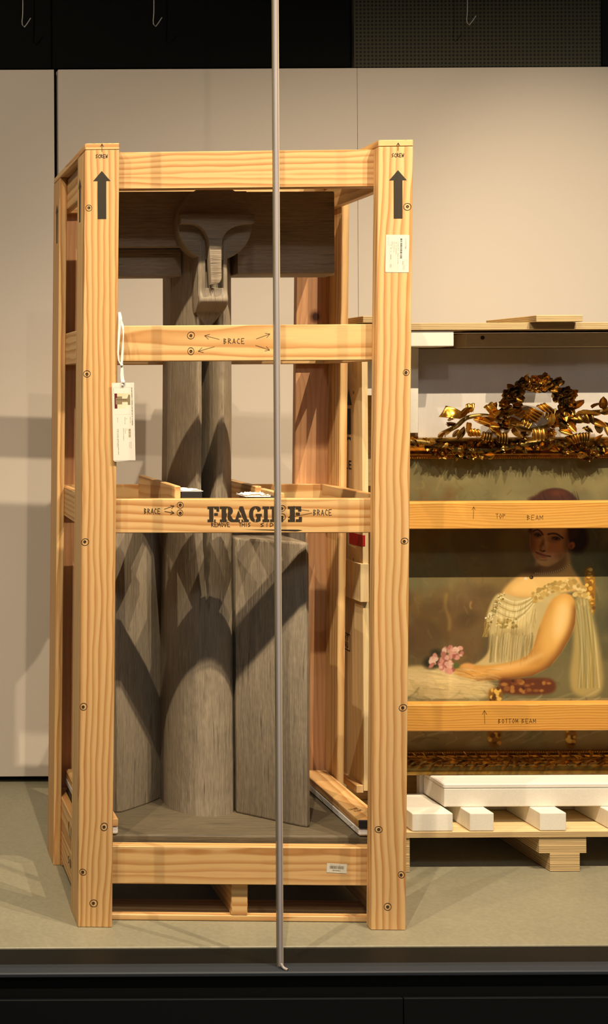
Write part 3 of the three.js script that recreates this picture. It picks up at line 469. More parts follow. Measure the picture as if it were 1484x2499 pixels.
for (const [a, b] of [[1.600, 1.738], [2.1175, 2.2567], [2.62, 2.76]]) {
  for (const [y0, y1] of [[0.0540, 0.078], [0.0782, 0.1027]]) wpart('runner_board', edgeUV(cbox(a, b, y0, y1, -0.94, -0.395, 0.001), y0, y1), plyEdge, pallet);
  const i = a < 1.7 ? 0 : 1, a2 = i ? a + 0.032 : a, b2 = i ? b - 0.0195 : b;
  for (const [y0, y1] of [[0.001, 0.0268], [0.027, 0.0537]]) wpart('runner_board', edgeUV(cbox(a2, b2, y0, y1, -0.94, -0.395, 0.001), y0, y1), plyEdge, pallet);
}
const foamBlk = (lab, x0, x1, y0, y1, z0, z1, group) => solo('foam_block', grainUV(new RoundedBoxGeometry(x1 - x0, y1 - y0, z1 - z0, 2, 0.003), 0, 0.5, 0.5, R(), R()), foam, lab, 'foam block', [(x0 + x1) / 2, (y0 + y1) / 2, (z0 + z1) / 2], group);
foamBlk('wide white foam block at the left end of the pallet, beside the crate', 1.745, 1.8644, 0.1205, 0.1735, -0.590, -0.393, 'foam blocks on the pallet');
foamBlk('narrow white foam block second from the left on the pallet', 1.9137, 1.9846, 0.1205, 0.1735, -0.590, -0.393, 'foam blocks on the pallet');
foamBlk('narrow white foam block on the pallet above the stacked runner', 2.1200, 2.1970, 0.1205, 0.1735, -0.590, -0.393, 'foam blocks on the pallet');
foamBlk('white foam block at the right edge of the photo on the pallet', 2.330, 2.41, 0.1205, 0.1735, -0.590, -0.393, 'foam blocks on the pallet');
{
  const t = thing('foam_beam', 'long white foam beam wrapped in thin sheet, carrying the gilded frame', 'foam beam', [2.25, 0.174, -0.52]);
  wpart('foam', grainUV(new RoundedBoxGeometry(0.79, 0.0550, 0.139, 2, 0.003).translate(2.2600, 0.2015, -0.5195), 0, 0.5, 0.5), foam, t);
  wpart('sheet', grainUV(cbox(1.8638, 2.6562, 0.2292, 0.2432, -0.5905, -0.4490, 0.003), 0, 0.5, 0.5), white, t, 'thin white covering sheet');
}
const TF = thing('travel_frame', 'plywood travel frame with two pine beams across the gilded painting', 'frame', [2.2, 0.1200, -0.67]);
const sidePanel = wp('side_panel', 1.606, 1.6232, 0.2386, 1.5942, -0.7045, -0.402, 1, ply, TF, 0.001, 'left side panel with stencils');
wp('side_panel', 2.7460, 2.7630, 0.2386, 1.5942, -0.7045, -0.402, 1, ply, TF, 0.001);
wp('side_strip', 1.606, 1.6232, 0.2386, 1.5942, -0.4018, -0.400, 1, ply, TF, 0.0004);
wp('top_panel', 1.606, 2.763, 1.5945, 1.6143, -0.7045, -0.440, 0, ply, TF, 0.001);
wpart('top_edge', edgeUV(cbox(1.606, 2.763, 1.5945, 1.6141, -0.4398, -0.4385, 0.0003), 1.5945, 1.6143), plyEdge, TF);
for (const [a, b] of [[1.6102, 1.705], [2.1199, 2.2565]]) wpart('cross_board', edgeUV(cbox(a, b, 1.6146, 1.6340, -0.70, -0.400, 0.001), 1.6146, 1.634), plyEdge, TF);
wp('back_panel', 1.8553, 2.74, 0.121, 1.5430, -0.615, -0.592, 1, greyPanel, TF, 0.001, 'pale grey backing panel');
wp('back_panel', 1.6235, 2.7455, 0.121, 1.5942, -0.72, -0.705, 0, ply, TF, 0.001);
wp('beam', 1.6235, 2.7455, 0.9999, 1.0800, -0.518, -0.465, 0, spruce[0], TF, 0.0025, 'upper beam marked TOP BEAM');
wp('beam', 1.6235, 2.7455, 0.3958, 0.4754, -0.513, -0.465, 0, spruce[1], TF, 0.0025, 'lower beam marked BOTTOM BEAM');
wp('cross_rail', 1.97, 2.745, 1.5440, 1.5860, -0.64, -0.520, 0, card, TF, 0.002, 'grey board under the top with a bolt head');
{ const b = new THREE.LatheGeometry([[0.0001, 0.004], [0.004, 0.0035], [0.006, 0.001], [0.0062, 0]].map(([a, c]) => new THREE.Vector2(a, c)), 16); b.rotateX(Math.PI / 2); b.translate(2.020, 1.573, -0.5195); wpart('bolt_head', b, steel, TF); }
wp('cleat', 1.594, 1.6058, 0.795, 0.907, -0.66, -0.402, 1, ply, TF, 0.001); wp('cleat', 1.594, 1.6190, 0.795, 0.907, -0.4008, -0.388, 1, ply, TF, 0.001);
wp('bottom_batten', 1.585, 1.6058, 0.232, 0.2540, -0.7045, -0.402, 2, pine[0], TF, 0.001);
wpart('red_tape', mergeGeometries([box(1.6050, 1.6058, 0.955, 0.990, -0.500, -0.402), box(1.6050, 1.6130, 0.958, 0.990, -0.3996, -0.399)]), std({ color: 0xa8140c, roughness: 0.6 }), TF, 'red tape');
{ // print on the left side panel
  const sx = 1.606 - 2.2 - 0.0006, loc = (y, z) => [sx, y - 0.12, z + 0.67];
  decal('stencil_arrow', 0.046, 0.155, 1800, (c, w, h) => { c.fillStyle = '#15100a'; c.beginPath(); c.moveTo(w / 2, 0); c.lineTo(w, h * 0.31); c.lineTo(0, h * 0.31); c.closePath(); c.fill(); c.fillRect(w * 0.2, h * 0.38, w * 0.6, h * 0.5); c.beginPath(); c.moveTo(w * 0.2, h * 0.93); c.lineTo(w * 0.8, h * 0.93); c.lineTo(w * 0.8, h); c.lineTo(w * 0.5, h * 0.96); c.lineTo(w * 0.2, h); c.fill(); }, TF, loc(1.342, -0.498), -Math.PI / 2);
  decal('stencil_word', 0.20, 0.03, 1800, (c, w, h) => { c.save(); c.scale(0.001, 0.001); c.fillStyle = '#15100a'; c.font = 'bold 30px monospace'; c.textBaseline = 'alphabetic'; c.scale(1.55, 1.15); c.fillText('FRAGILE', 0, 24); c.restore(); }, TF, loc(1.192, -0.573), -Math.PI / 2);
  decal('stamp', 0.06, 0.055, 1800, (c, w, h) => { c.strokeStyle = '#2a1d0e'; c.lineWidth = 0.003; c.strokeRect(0.003, 0.003, w - 0.006, h - 0.006); pen(c, 'HT', 0.012, 0.008, 0.012, 0.014, 0.008, 0.003, 5, '#2a1d0e'); pen(c, 'AU', 0.014, 0.030, 0.010, 0.015, 0.008, 0.003, 6, '#2a1d0e'); }, TF, loc(0.655, -0.525), -Math.PI / 2);
  decal('handwriting', 0.14, 0.06, 2400, (c) => { penArrow(c, 0.016, 0.040, 0.017, 0.004, 0.010, 0.0009); pen(c, 'TOP', 0.083, 0.026, 0.007, 0.013, 0.0035, 0.0009, 41); }, TF, [2.017 - 2.2, 1.0405 - 0.12, -0.4645 + 0.67]);
  decal('handwriting', 0.08, 0.03, 2400, (c) => { pen(c, 'BEAM', 0.006, 0.008, 0.0085, 0.0135, 0.004, 0.0009, 43); }, TF, [2.158 - 2.2, 1.0330 - 0.12, -0.4645 + 0.67]);
  decal('handwriting', 0.20, 0.07, 2400, (c) => { penArrow(c, 0.021, 0.050, 0.020, 0.010, 0.014, 0.0010); pen(c, 'BOTTOM', 0.062, 0.036, 0.0065, 0.0125, 0.0038, 0.0010, 45); pen(c, 'BEAM', 0.132, 0.036, 0.0075, 0.0125, 0.0036, 0.0010, 46); }, TF, [2.073 - 2.2, 0.4330 - 0.12, -0.4645 + 0.67]);
}
foamBlk('white foam block tucked under the plywood top of the travel frame', 1.70, 1.8984, 1.5450, 1.5940, -0.57, -0.445);
{ const s = new THREE.Shape(); s.moveTo(1.6260, 1.400); s.lineTo(1.795, 1.400); s.lineTo(1.795, 1.285); s.lineTo(1.835, 1.285); s.lineTo(1.838, 1.544); s.lineTo(1.6260, 1.544); s.closePath(); const g = grainUV(slabXY(s, -0.545, -0.588, 0.002), 0, 0.5, 0.5); g.translate(-1.74, -1.42, 0.566); solo('foam_corner', g, foam, 'L-shaped white foam corner beside the top left of the gilded frame', 'foam corner', [1.74, 1.42, -0.566]); }
// ---------------------------------------------------------------- the gilded frame with its portrait
const GF = thing('framed_portrait', 'gilded frame with a carved wreath around an oil portrait of a seated woman', 'painting', [2.185, 0.2440, -0.56]);
const IX0 = 1.776, IX1 = 2.594, IY0 = 0.310, IY1 = 1.203;   // sight edge
{ // moulding: profile (distance outward from the sight edge, z), mitred at the corners
  const prof = [[0, -0.585], [0, -0.572], [0.003, -0.566], [0.008, -0.5645], [0.0115, -0.568], [0.0125, -0.560], [0.0165, -0.555], [0.0205, -0.5585], [0.022, -0.563], [0.030, -0.5565], [0.042, -0.5500], [0.052, -0.547], [0.0545, -0.545], [0.057, -0.5385], [0.0625, -0.536], [0.0665, -0.541], [0.067, -0.560], [0.067, -0.585]];
  const side = (ax, ay, bx, by, nx, ny, name, mat) => {   // from corner a to corner b, outward n
    const dx = Math.sign(bx - ax), dy = Math.sign(by - ay), pos = [], idx = [], n = prof.length;
    for (const e of [0, 1]) for (const [o, z] of prof) pos.push((e ? bx : ax) + nx * o + dx * (e ? o : -o), (e ? by : ay) + ny * o + dy * (e ? o : -o), z);
    for (let i = 0; i < n; i++) { const j = (i + 1) % n; idx.push(i, j, n + j, i, n + j, n + i); }
    let g = new THREE.BufferGeometry(); g.setAttribute('position', new THREE.Float32BufferAttribute(pos, 3)); g.setIndex(idx); g = g.toNonIndexed(); g.computeVertexNormals(); g = toCreasedNormals(g, 0.5);
    const p = g.attributes.position, uv = []; for (let i = 0; i < p.count; i++) uv.push((p.getX(i) + p.getZ(i)) * 4, (p.getY(i) + p.getZ(i)) * 4); g.setAttribute('uv', new THREE.Float32BufferAttribute(uv, 2));
    return wpart(name, g, mat, GF);
  };
  side(IX0, IY0, IX1, IY0, 0, -1, 'moulding', gold); side(IX1, IY1, IX0, IY1, 0, 1, 'moulding', gold);
  side(IX1, IY0, IX1, IY1, 1, 0, 'moulding', gold); side(IX0, IY1, IX0, IY0, -1, 0, 'moulding', gold);
  const beads = []; for (let x = IX0; x < IX1; x += 0.0072) for (const y of [IY0 - 0.0045, IY1 + 0.0045]) beads.push(new THREE.SphereGeometry(0.0029, 6, 5).translate(x, y, -0.5645));
  const b = wpart('beading', mergeGeometries(beads), gold, GF); b.userData.kind = 'stuff';
}
// carving: leaves, petals, ribbons; c = [x, y, z] in world metres
const mSeed = rng(99), W2 = (x, y) => [2.1763 + (x - 1313) * 0.001232, 1.373 - (y - 985) * 0.001232];
function leafGeo(bend, cup, sharp, rib) {
  const wv = (u) => Math.pow(Math.sin(Math.PI * Math.min(1, Math.pow(u, sharp))), 0.55) * 0.5;
  const f = (u, v, b) => { const t = 2 * v - 1, w = wv(u); return [t * w * 0.62, u, bend * (u * u - 0.15) + cup * t * t * w - 0.03 * Math.cos(t * 9) * rib * w + (b ? -0.10 * (1 - t * t) * Math.sin(Math.PI * u) : 0.05 * (1 - Math.abs(t)) * Math.sin(Math.PI * u))]; };
  return goldUV(solid(5, 6, (u, v) => f(v, u, 0), (u, v) => f(v, u, 1)));
}
function goldUV(g) { const p = g.attributes.position, uv = []; for (let i = 0; i < p.count; i++) uv.push(p.getX(i) * 0.6 + 0.5, p.getY(i) * 0.6); g.setAttribute('uv', new THREE.Float32BufferAttribute(uv, 2)); return g; }
const leafG = [leafGeo(0.40, 0.30, 0.8, 2), leafGeo(0.2, 0.45, 0.95, 3), leafGeo(0.55, -0.25, 0.7, 2), leafGeo(0.3, 0.55, 1.0, 3)];
const goldTones = [gold, std({ map: goldTex, color: 0x9a9484, metalness: 0.9, roughness: 0.36 }), std({ map: goldTex, color: 0xfff4d8, metalness: 0.9, roughness: 0.26 })];
function leaf(px, py, z, ang, len, wid, tilt, parent, name = 'leaf') {
  const [x, y] = W2(px, py), m = part(name, leafG[Math.floor(mSeed() * 4)], goldTones[Math.floor(mSeed() * 3)], parent);
  m.position.set(x - 2.185, y - 0.244, z + 0.56); m.scale.set(wid * 0.001232, len * 0.001232, len * 0.001232);
  m.rotation.order = 'ZXY'; m.rotation.set(tilt, (mSeed() - 0.5) * 1.1, ang * Math.PI / 180 - Math.PI / 2); return m;
}
function roseGeo(seed) {
  const r = rng(seed), gs = [];
  for (const [n, rad, up] of [[6, 1, 0.25], [5, 0.72, 0.7], [4, 0.42, 1.1]]) for (let i = 0; i < n; i++) {
    const g = leafGeo(0.45, 0.5, 0.8, 1); g.scale(1.15 * rad, rad * 0.95, rad); g.rotateX(up + 0.25 * (r() - 0.5)); g.rotateZ((i + 0.4 * r()) / n * 6.283 + rad * 2); g.translate(0, 0, 0.12 + (1 - rad) * 0.35); gs.push(g);
  }
  const s = new THREE.SphereGeometry(0.2, 10, 8).translate(0, 0, 0.5); gs.push(s); return mergeGeometries(gs.map((g) => { g = g.clone(); if (!g.index) return g; g = g.toNonIndexed(); return g; }));
}
const roseG = [roseGeo(1), roseGeo(2), roseGeo(3)];
function rose(px, py, z, rad, parent) { const [x, y] = W2(px, py), m = part('flower', roseG[Math.floor(mSeed() * 3)], goldTones[Math.floor(mSeed() * 3)], parent); m.position.set(x - 2.185, y - 0.244, z + 0.56); m.scale.setScalar(rad * 0.001232); m.rotation.set((mSeed() - 0.5) * 0.6, (mSeed() - 0.5) * 0.6, mSeed() * 6); return m; }
// fluted ribbon between two edges: a -> b is the upper edge, c -> d the lower one
function ribbon(a, b, d, c, z, flutes, amp, parent, bulge = 0) {
  const A = W2(...a), B = W2(...b), D = W2(...d), C = W2(...c);
  const f = (u, v, k) => { const x = lerp(lerp(A[0], B[0], u), lerp(C[0], D[0], u), v), y = lerp(lerp(A[1], B[1], u), lerp(C[1], D[1], u), v), wv = flutes ? Math.abs(Math.sin(Math.PI * flutes * u)) : Math.sin(Math.PI * u); return [x - 2.185, y - 0.244 + bulge * Math.sin(Math.PI * u) * (1 - v) + (flutes ? 0.0035 * (wv - 0.5) * (1 - 2 * v) : 0), z + 0.56 + 1.35 * amp * wv * (0.35 + 0.65 * v) + 0.004 * Math.sin(v * 3) - k * 0.003]; };
  return part('ribbon', goldUV(solid(Math.max(10, flutes * 8), 6, (u, v) => f(u, 1 - v, 0), (u, v) => f(u, 1 - v, 1))).scale(1, 1, 1), goldTones[Math.floor(mSeed() * 3)], parent);
}
const wreath = part('wreath', tube(Array.from({ length: 15 }, (_, i) => { const a = (205 - i * 230 / 14) * Math.PI / 180, p = W2(1314 + 72 * Math.cos(a), 992 - 56 * Math.sin(a)); return [p[0] - 2.185, p[1] - 0.244, 0.035]; }), 0.012, 60, 8), goldDark, GF);
for (let i = 0; i < 104; i++) { const a = 212 - (i % 52) * 245 / 51 + (mSeed() - 0.5) * 8, rr = [0, 1][i > 38 ? 1 : 0], off = (mSeed() - 0.5) * 24, c = Math.cos(a * Math.PI / 180), s = Math.sin(a * Math.PI / 180); leaf(1314 + (70 + off) * c, 990 - (55 + off) * s, -0.515 + 0.012 * mSeed(), a - 90 + (mSeed() - 0.5) * 170 + (off > 0 ? 40 : -40), 18 + 9 * mSeed(), 23 + 11 * mSeed(), 0.15 + 0.6 * mSeed(), wreath); }
for (const [x, y, r] of [[1249, 957, 30], [1240, 962, 20], [1272, 935, 18], [1302, 929, 16], [1330, 926, 16], [1352, 934, 16], [1376, 957, 22], [1384, 975, 22], [1228, 985, 16], [1392, 962, 18], [1322, 945, 13], [1294, 945, 13]]) rose(x, y, -0.505, r, wreath);
const spray = part('spray', tube([[1090, 1058], [1125, 1040], [1150, 1020], [1200, 1015], [1240, 1030], [1300, 1050], [1350, 1040], [1380, 1025], [1440, 1010], [1490, 1005]].map(([x, y]) => { const p = W2(x, y); return [p[0] - 2.185, p[1] - 0.244, 0.03]; }), 0.007, 80, 7), goldDark, GF);
// left spray of leaves and stems
for (const [x, y, a, l, w] of [[1125, 1018, 60, 32, 22], [1140, 1012, 78, 28, 20], [1112, 1020, 195, 34, 14], [1108, 1030, 205, 30, 14], [1120, 1034, 170, 30, 14], [1150, 1030, 240, 40, 18], [1140, 1040, 225, 38, 16], [1125, 1048, 205, 34, 16], [1110, 1054, 190, 36, 20], [1090, 1057, 185, 32, 22], [1160, 1022, 330, 38, 26], [1172, 1020, 10, 36, 26], [1180, 1034, 345, 34, 22], [1195, 1020, 35, 30, 22], [1205, 1012, 80, 30, 24], [1200, 1040, 300, 34, 24], [1228, 1045, 20, 30, 24], [1215, 1020, 55, 36, 28], [1228, 1010, 40, 30, 24], [1245, 1020, 330, 34, 26], [1262, 1015, 20, 30, 24], [1258, 1040, 280, 36, 26], [1275, 1035, 60, 28, 22], [1360, 1030, 70, 36, 28], [1375, 1010, 80, 40, 30], [1395, 1000, 65, 38, 30], [1385, 1025, 300, 34, 24], [1370, 1050, 330, 30, 22], [1350, 1055, 200, 30, 22], [1340, 1045, 100, 36, 26], [1410, 1015, 15, 44, 22], [1420, 1005, 350, 40, 20], [1440, 1022, 330, 38, 24], [1455, 1000, 70, 30, 26], [1470, 1010, 40, 34, 28], [1478, 1000, 100, 34, 28], [1480, 1030, 280, 40, 28], [1460, 1035, 250, 40, 26]]) leaf(x, y, -0.520 + 0.018 * mSeed(), a, l * 1.15, w * 1.15, 0.1 + 0.6 * mSeed(), spray);
for (const [x, y, r] of [[1232, 1033, 20], [1218, 1040, 14], [1352, 1035, 18], [1180, 1022, 13], [1345, 1060, 16], [1305, 1062, 14], [1275, 1062, 16]]) rose(x, y, -0.512, r, spray);
ribbon([1094, 989], [1142, 1012], [1128, 1022], [1076, 1017], -0.515, 0, 0.016, spray, 0.004);
ribbon([1142, 985], [1164, 984], [1158, 1003], [1140, 1008], -0.512, 2, 0.008, spray);
ribbon([1184, 992], [1206, 979], [1220, 1005], [1202, 1014], -0.510, 2, 0.008, spray);
ribbon([1275, 1012], [1295, 992], [1325, 1008], [1303, 1032], -0.498, 4, 0.010, spray); ribbon([1308, 990], [1330, 983], [1352, 1002], [1325, 1006], -0.498, 3, 0.010, spray);
ribbon([1275, 1020], [1303, 1030], [1290, 1046], [1270, 1036], -0.502, 3, 0.008, spray); ribbon([1335, 1000], [1360, 998], [1350, 1018], [1330, 1022], -0.504, 3, 0.008, spray);
ribbon([1362, 1030], [1425, 1014], [1432, 1028], [1372, 1050], -0.512, 3, 0.010, spray);
ribbon([1425, 1010], [1450, 1010], [1452, 1032], [1428, 1034], -0.506, 2, 0.012, spray);
ribbon([1425, 1045], [1440, 1040], [1450, 1055], [1435, 1055], -0.508, 2, 0.006, spray);
// garland along the top moulding
const garland = part('garland', tube([[1000, 1075], [1060, 1082], [1100, 1094], [1160, 1100], [1220, 1098], [1300, 1085], [1360, 1080], [1420, 1095], [1480, 1100], [1560, 1095], [1640, 1080]].map(([x, y]) => { const p = W2(x, y); return [p[0] - 2.185, p[1] - 0.244, 0.02]; }), 0.010, 90, 7), goldDark, GF);
for (let i = 0; i < 112; i++) { const x = 1002 + i * 4.45 + (mSeed() - 0.5) * 12, c = x < 1060 ? 1078 : x < 1230 ? 1096 : x < 1370 ? 1086 : 1098, s = x < 1060 ? 20 : 34; leaf(x, c + (mSeed() - 0.5) * s, -0.546 + 0.010 * mSeed(), mSeed() * 360, 15 + 12 * mSeed(), 20 + 14 * mSeed(), 0.1 + 0.5 * mSeed(), garland); }
for (const [x, y, r] of [[1092, 1105, 21], [1128, 1094, 14], [1118, 1088, 10], [1150, 1108, 18], [1165, 1112, 14], [1208, 1085, 16], [1180, 1100, 12], [1240, 1100, 12], [1330, 1085, 14], [1352, 1092, 16], [1390, 1105, 16], [1446, 1112, 22], [1464, 1108, 18], [1482, 1100, 18], [1412, 1095, 15], [1025, 1072, 12], [1050, 1076, 12], [1265, 1100, 12]]) rose(x, y, -0.540, r, garland).scale.z *= 0.65;
ribbon([1140, 1044], [1174, 1048], [1176, 1064], [1146, 1064], -0.510, 4, 0.009, garland); ribbon([1180, 1053], [1206, 1056], [1200, 1076], [1174, 1072], -0.508, 4, 0.009, garland); ribbon([1214, 1057], [1242, 1055], [1238, 1082], [1212, 1078], -0.506, 4, 0.010, garland);
ribbon([1298, 1046], [1330, 1046], [1326, 1074], [1300, 1072], -0.500, 3, 0.010, garland); ribbon([1382, 1066], [1412, 1058], [1414, 1078], [1396, 1084], -0.506, 4, 0.010, garland); ribbon([1414, 1058], [1444, 1056], [1436, 1078], [1416, 1078], -0.506, 4, 0.010, garland);
// acanthus relief on the bottom moulding
part('acanthus_band', (() => { const a = W2(975, 1870), g = cbox(a[0] - 2.185, a[0] - 2.185 + 0.84, 0.0245, 0.027, 0.006, 0.0095, 0.0005); return goldUV(g); })(), goldDark, GF);
{ const gs = [], o = new THREE.Object3D(); o.rotation.order = 'ZXY';
  for (let i = 0; i < 33; i++) for (const [dx, dy, a] of [[0, 0, 162], [4, -8, 140], [4, 8, 196], [18, -5, 170], [20, 7, 188], [30, 0, 176]]) {
    const [x, y] = W2(1003 + i * 25.5 + dx * 0.6 + (mSeed() - 0.5) * 4, 1867 + dy), l = (20 + 6 * mSeed()) * 0.001232; if (x > 2.66) continue;
    o.position.set(x - 2.185, y - 0.244, 0.0075); o.scale.set(0.0115, l, l); o.rotation.set(0.22, 0.3, (a + (mSeed() - 0.5) * 20) * Math.PI / 180 - Math.PI / 2); o.updateMatrix();
    gs.push(leafG[Math.floor(mSeed() * 4)].clone().applyMatrix4(o.matrix));
  }
  part('acanthus_relief', mergeGeometries(gs), gold, GF).userData.kind = 'stuff'; }
// the canvas: oil paint, its own picture
{
  const PW = IX1 - IX0, PH = IY1 - IY0, K = 2.25, c = document.createElement('canvas'); c.width = Math.round(664 * K); c.height = Math.round(725 * K);
  const x = c.getContext('2d'); x.scale(K, K); x.translate(-981, -1120);
  const r = rng(2024);
  // soft strokes are painted on a small sheet of their own, blurred and laid down
  const soft = (x0, y0, x1, y1, blur, draw) => {
    if (!blur) { x.save(); draw(x); x.restore(); return; }
    const q = Math.min(K, 3 / blur), m = blur * 3 + 2, o = document.createElement('canvas'); o.width = Math.ceil((x1 - x0 + 2 * m) * q); o.height = Math.ceil((y1 - y0 + 2 * m) * q);
    const y = o.getContext('2d'); y.scale(q, q); y.translate(m - x0, m - y0); y.filter = `blur(${blur * q}px)`; draw(y); x.drawImage(o, x0 - m, y0 - m, o.width / q, o.height / q);
  };
  const span = (q) => [Math.min(...q.map((p) => p[0])), Math.min(...q.map((p) => p[1])), Math.max(...q.map((p) => p[0])), Math.max(...q.map((p) => p[1]))];
  const P = (q, col, blur = 0) => soft(...span(q), blur, (y) => { y.beginPath(); y.moveTo((q[0][0] + q[q.length - 1][0]) / 2, (q[0][1] + q[q.length - 1][1]) / 2); for (let i = 0; i < q.length; i++) { const n = q[(i + 1) % q.length]; y.quadraticCurveTo(q[i][0], q[i][1], (q[i][0] + n[0]) / 2, (q[i][1] + n[1]) / 2); } y.fillStyle = col; y.fill(); });
  const E = (cx, cy, rx, ry, col, blur = 0, rot = 0) => { // an ellipse whose rim fades
    const m = Math.max(rx, ry); x.save(); x.translate(cx, cy); x.rotate(rot); x.scale((rx + blur) / m, (ry + blur) / m);
    const k = clamp(1 - 2.2 * blur / (Math.min(rx, ry) + blur), 0, 0.98), g = x.createRadialGradient(0, 0, 0, 0, 0, m), C = new THREE.Color(col), cc = (al) => `rgba(${Math.round(C.clone().convertLinearToSRGB().r * 255)},${Math.round(C.clone().convertLinearToSRGB().g * 255)},${Math.round(C.clone().convertLinearToSRGB().b * 255)},${al})`;
    g.addColorStop(0, cc(1)); g.addColorStop(k, cc(1)); g.addColorStop((1 + k) / 2, cc(0.5)); g.addColorStop(1, cc(0)); x.fillStyle = g; x.beginPath(); x.arc(0, 0, m, 0, 7); x.fill(); x.restore();
  };
  const L = (q, col, w, blur = 0) => { const [a, b, c1, d] = span(q); soft(a - w, b - w, c1 + w, d + w, blur, (y) => { y.beginPath(); y.moveTo(...q[0]); for (let i = 1; i < q.length - 1; i++) y.quadraticCurveTo(...q[i], (q[i][0] + q[i + 1][0]) / 2, (q[i][1] + q[i + 1][1]) / 2); y.lineTo(...q[q.length - 1]); y.strokeStyle = col; y.lineWidth = w; y.lineCap = 'round'; y.stroke(); }); };
  // background
  x.fillStyle = '#6e6640'; x.fillRect(970, 1110, 700, 750);
  const blot = (n, x0, x1, y0, y1, rx, ry, cols, al) => { for (let i = 0; i < n; i++) { x.globalAlpha = al * (0.4 + 0.6 * r()); E(lerp(x0, x1, r()), lerp(y0, y1, r()), rx * (0.5 + r()), ry * (0.5 + r()), cols[Math.floor(r() * cols.length)], 7, r() * 3); } x.globalAlpha = 1; };
  blot(90, 980, 1640, 1110, 1320, 40, 30, ['#7c764c', '#6c6842', '#867e54', '#625f40', '#706a3e'], 0.5);
  blot(60, 980, 1330, 1290, 1520, 36, 40, ['#7a5e2e', '#6a5228', '#846836', '#5c4a26', '#8a7038'], 0.5);
  blot(70, 980, 1240, 1450, 1640, 34, 34, ['#5e4522', '#6e5228', '#4c3a1e', '#785c30', '#64482a'], 0.5);
  blot(30, 1440, 1640, 1290, 1640, 30, 50, ['#4f4c30', '#5a5434', '#45442c'], 0.6);
  blot(30, 1040, 1130, 1200, 1300, 10, 40, ['#6a4a20', '#735224'], 0.35);
  for (let i = 0; i < 340; i++) { x.globalAlpha = 0.10 + 0.14 * r(); const a = 985 + 640 * r(), b = 1120 + 560 * r(); L([[a, b], [a + (r() - 0.5) * 24, b + 14 * r()], [a + (r() - 0.5) * 30, b + 30 * r()]], ['#9a8448', '#4a3e22', '#86703c', '#5c4c28'][Math.floor(r() * 4)], 2 + 4 * r(), 1); } x.globalAlpha = 1;
  L([[1107, 1455], [1100, 1480], [1115, 1520], [1112, 1545]], '#a08040', 5, 3); L([[1168, 1475], [1164, 1485], [1168, 1492]], '#b08c4c', 3, 1.5);
  // chair back
  P([[1448, 1400], [1462, 1385], [1474, 1400], [1478, 1430], [1476, 1510], [1462, 1512], [1452, 1460]], '#9a6a18', 1.5);
  for (let i = 0; i < 26; i++) E(1456 + 18 * r(), 1392 + 112 * r(), 2 + 4 * r(), 2 + 4 * r(), ['#d8a438', '#6a4410', '#e8c05c', '#8a5c14'][Math.floor(r() * 4)], 0.8);
  // hair
  E(1380, 1262, 66, 68, '#281006', 3); E(1376, 1216, 47, 22, '#3c1806', 2.5); E(1432, 1318, 28, 40, '#260e05', 6); E(1336, 1221, 28, 9, '#3c1a08', 3); E(1384, 1206, 24, 7, '#542408', 4);
  for (let i = 0; i < 40; i++) { x.globalAlpha = 0.4; const a = 1325 + 110 * r(); L([[a, 1200 + 20 * r()], [a + 10, 1230], [a + 24 * (r() - 0.3), 1260]], ['#4c2208', '#200b03', '#38180a'][Math.floor(r() * 3)], 2, 0.8); } x.globalAlpha = 1;
  // neck and chest
  P([[1330, 1360], [1412, 1340], [1414, 1385], [1440, 1420], [1452, 1450], [1400, 1450], [1330, 1470], [1250, 1465], [1240, 1450], [1290, 1405], [1330, 1395]], '#d8ac62', 3);
  P([[1335, 1378], [1395, 1352], [1410, 1345], [1408, 1395], [1350, 1412], [1305, 1412]], '#8a6236', 5); P([[1250, 1452], [1300, 1412], [1400, 1405], [1440, 1420], [1420, 1450], [1330, 1462]], '#ecc476', 5);
  P([[1290, 1400], [1340, 1385], [1345, 1398], [1300, 1408]], '#5a3e20', 5);
  // face
  const face = [[1322, 1262], [1345, 1240], [1392, 1246], [1412, 1290], [1413, 1330], [1404, 1356], [1386, 1376], [1362, 1389], [1342, 1386], [1326, 1368], [1316, 1342], [1316, 1310]];
  P(face, '#cc965c', 2); x.save(); x.beginPath(); face.forEach((p, i) => (i ? x.lineTo(...p) : x.moveTo(...p))); x.closePath(); x.clip();
  E(1374, 1346, 24, 20, '#d08c58', 7); E(1324, 1332, 12, 24, '#b87040', 5); E(1350, 1376, 20, 11, '#d8a464', 5); E(1368, 1296, 30, 14, '#cc9c62', 7); E(1318, 1322, 8, 60, '#8a5a30', 5); E(1408, 1330, 10, 42, '#8a5c34', 6); E(1354, 1330, 7, 20, '#dcae74', 4);
  E(1392, 1362, 14, 10, '#a06c3c', 6); E(1332, 1362, 9, 9, '#b07644', 4); E(1376, 1320, 18, 9, '#9a6844', 5); E(1333, 1309, 13, 9, '#7c5030', 4); x.restore();
  P([[1348, 1312], [1344, 1328], [1338, 1340], [1342, 1347], [1349, 1342], [1351, 1326]], '#7c4c28', 2.5); E(1349, 1341, 6, 5, '#d0966a', 3); L([[1340, 1347], [1346, 1352], [1352, 1349]], '#4a2614', 2.4, 0.9); E(1350, 1349, 2.6, 1.5, '#3a1c0e', 0.7);
  // brows, eyes
  L([[1323, 1301], [1330, 1295], [1341, 1299], [1347, 1309]], '#3a2010', 3.4, 0.9); L([[1360, 1308], [1372, 1305], [1384, 1308], [1397, 1318]], '#35190c', 3.6, 0.9);
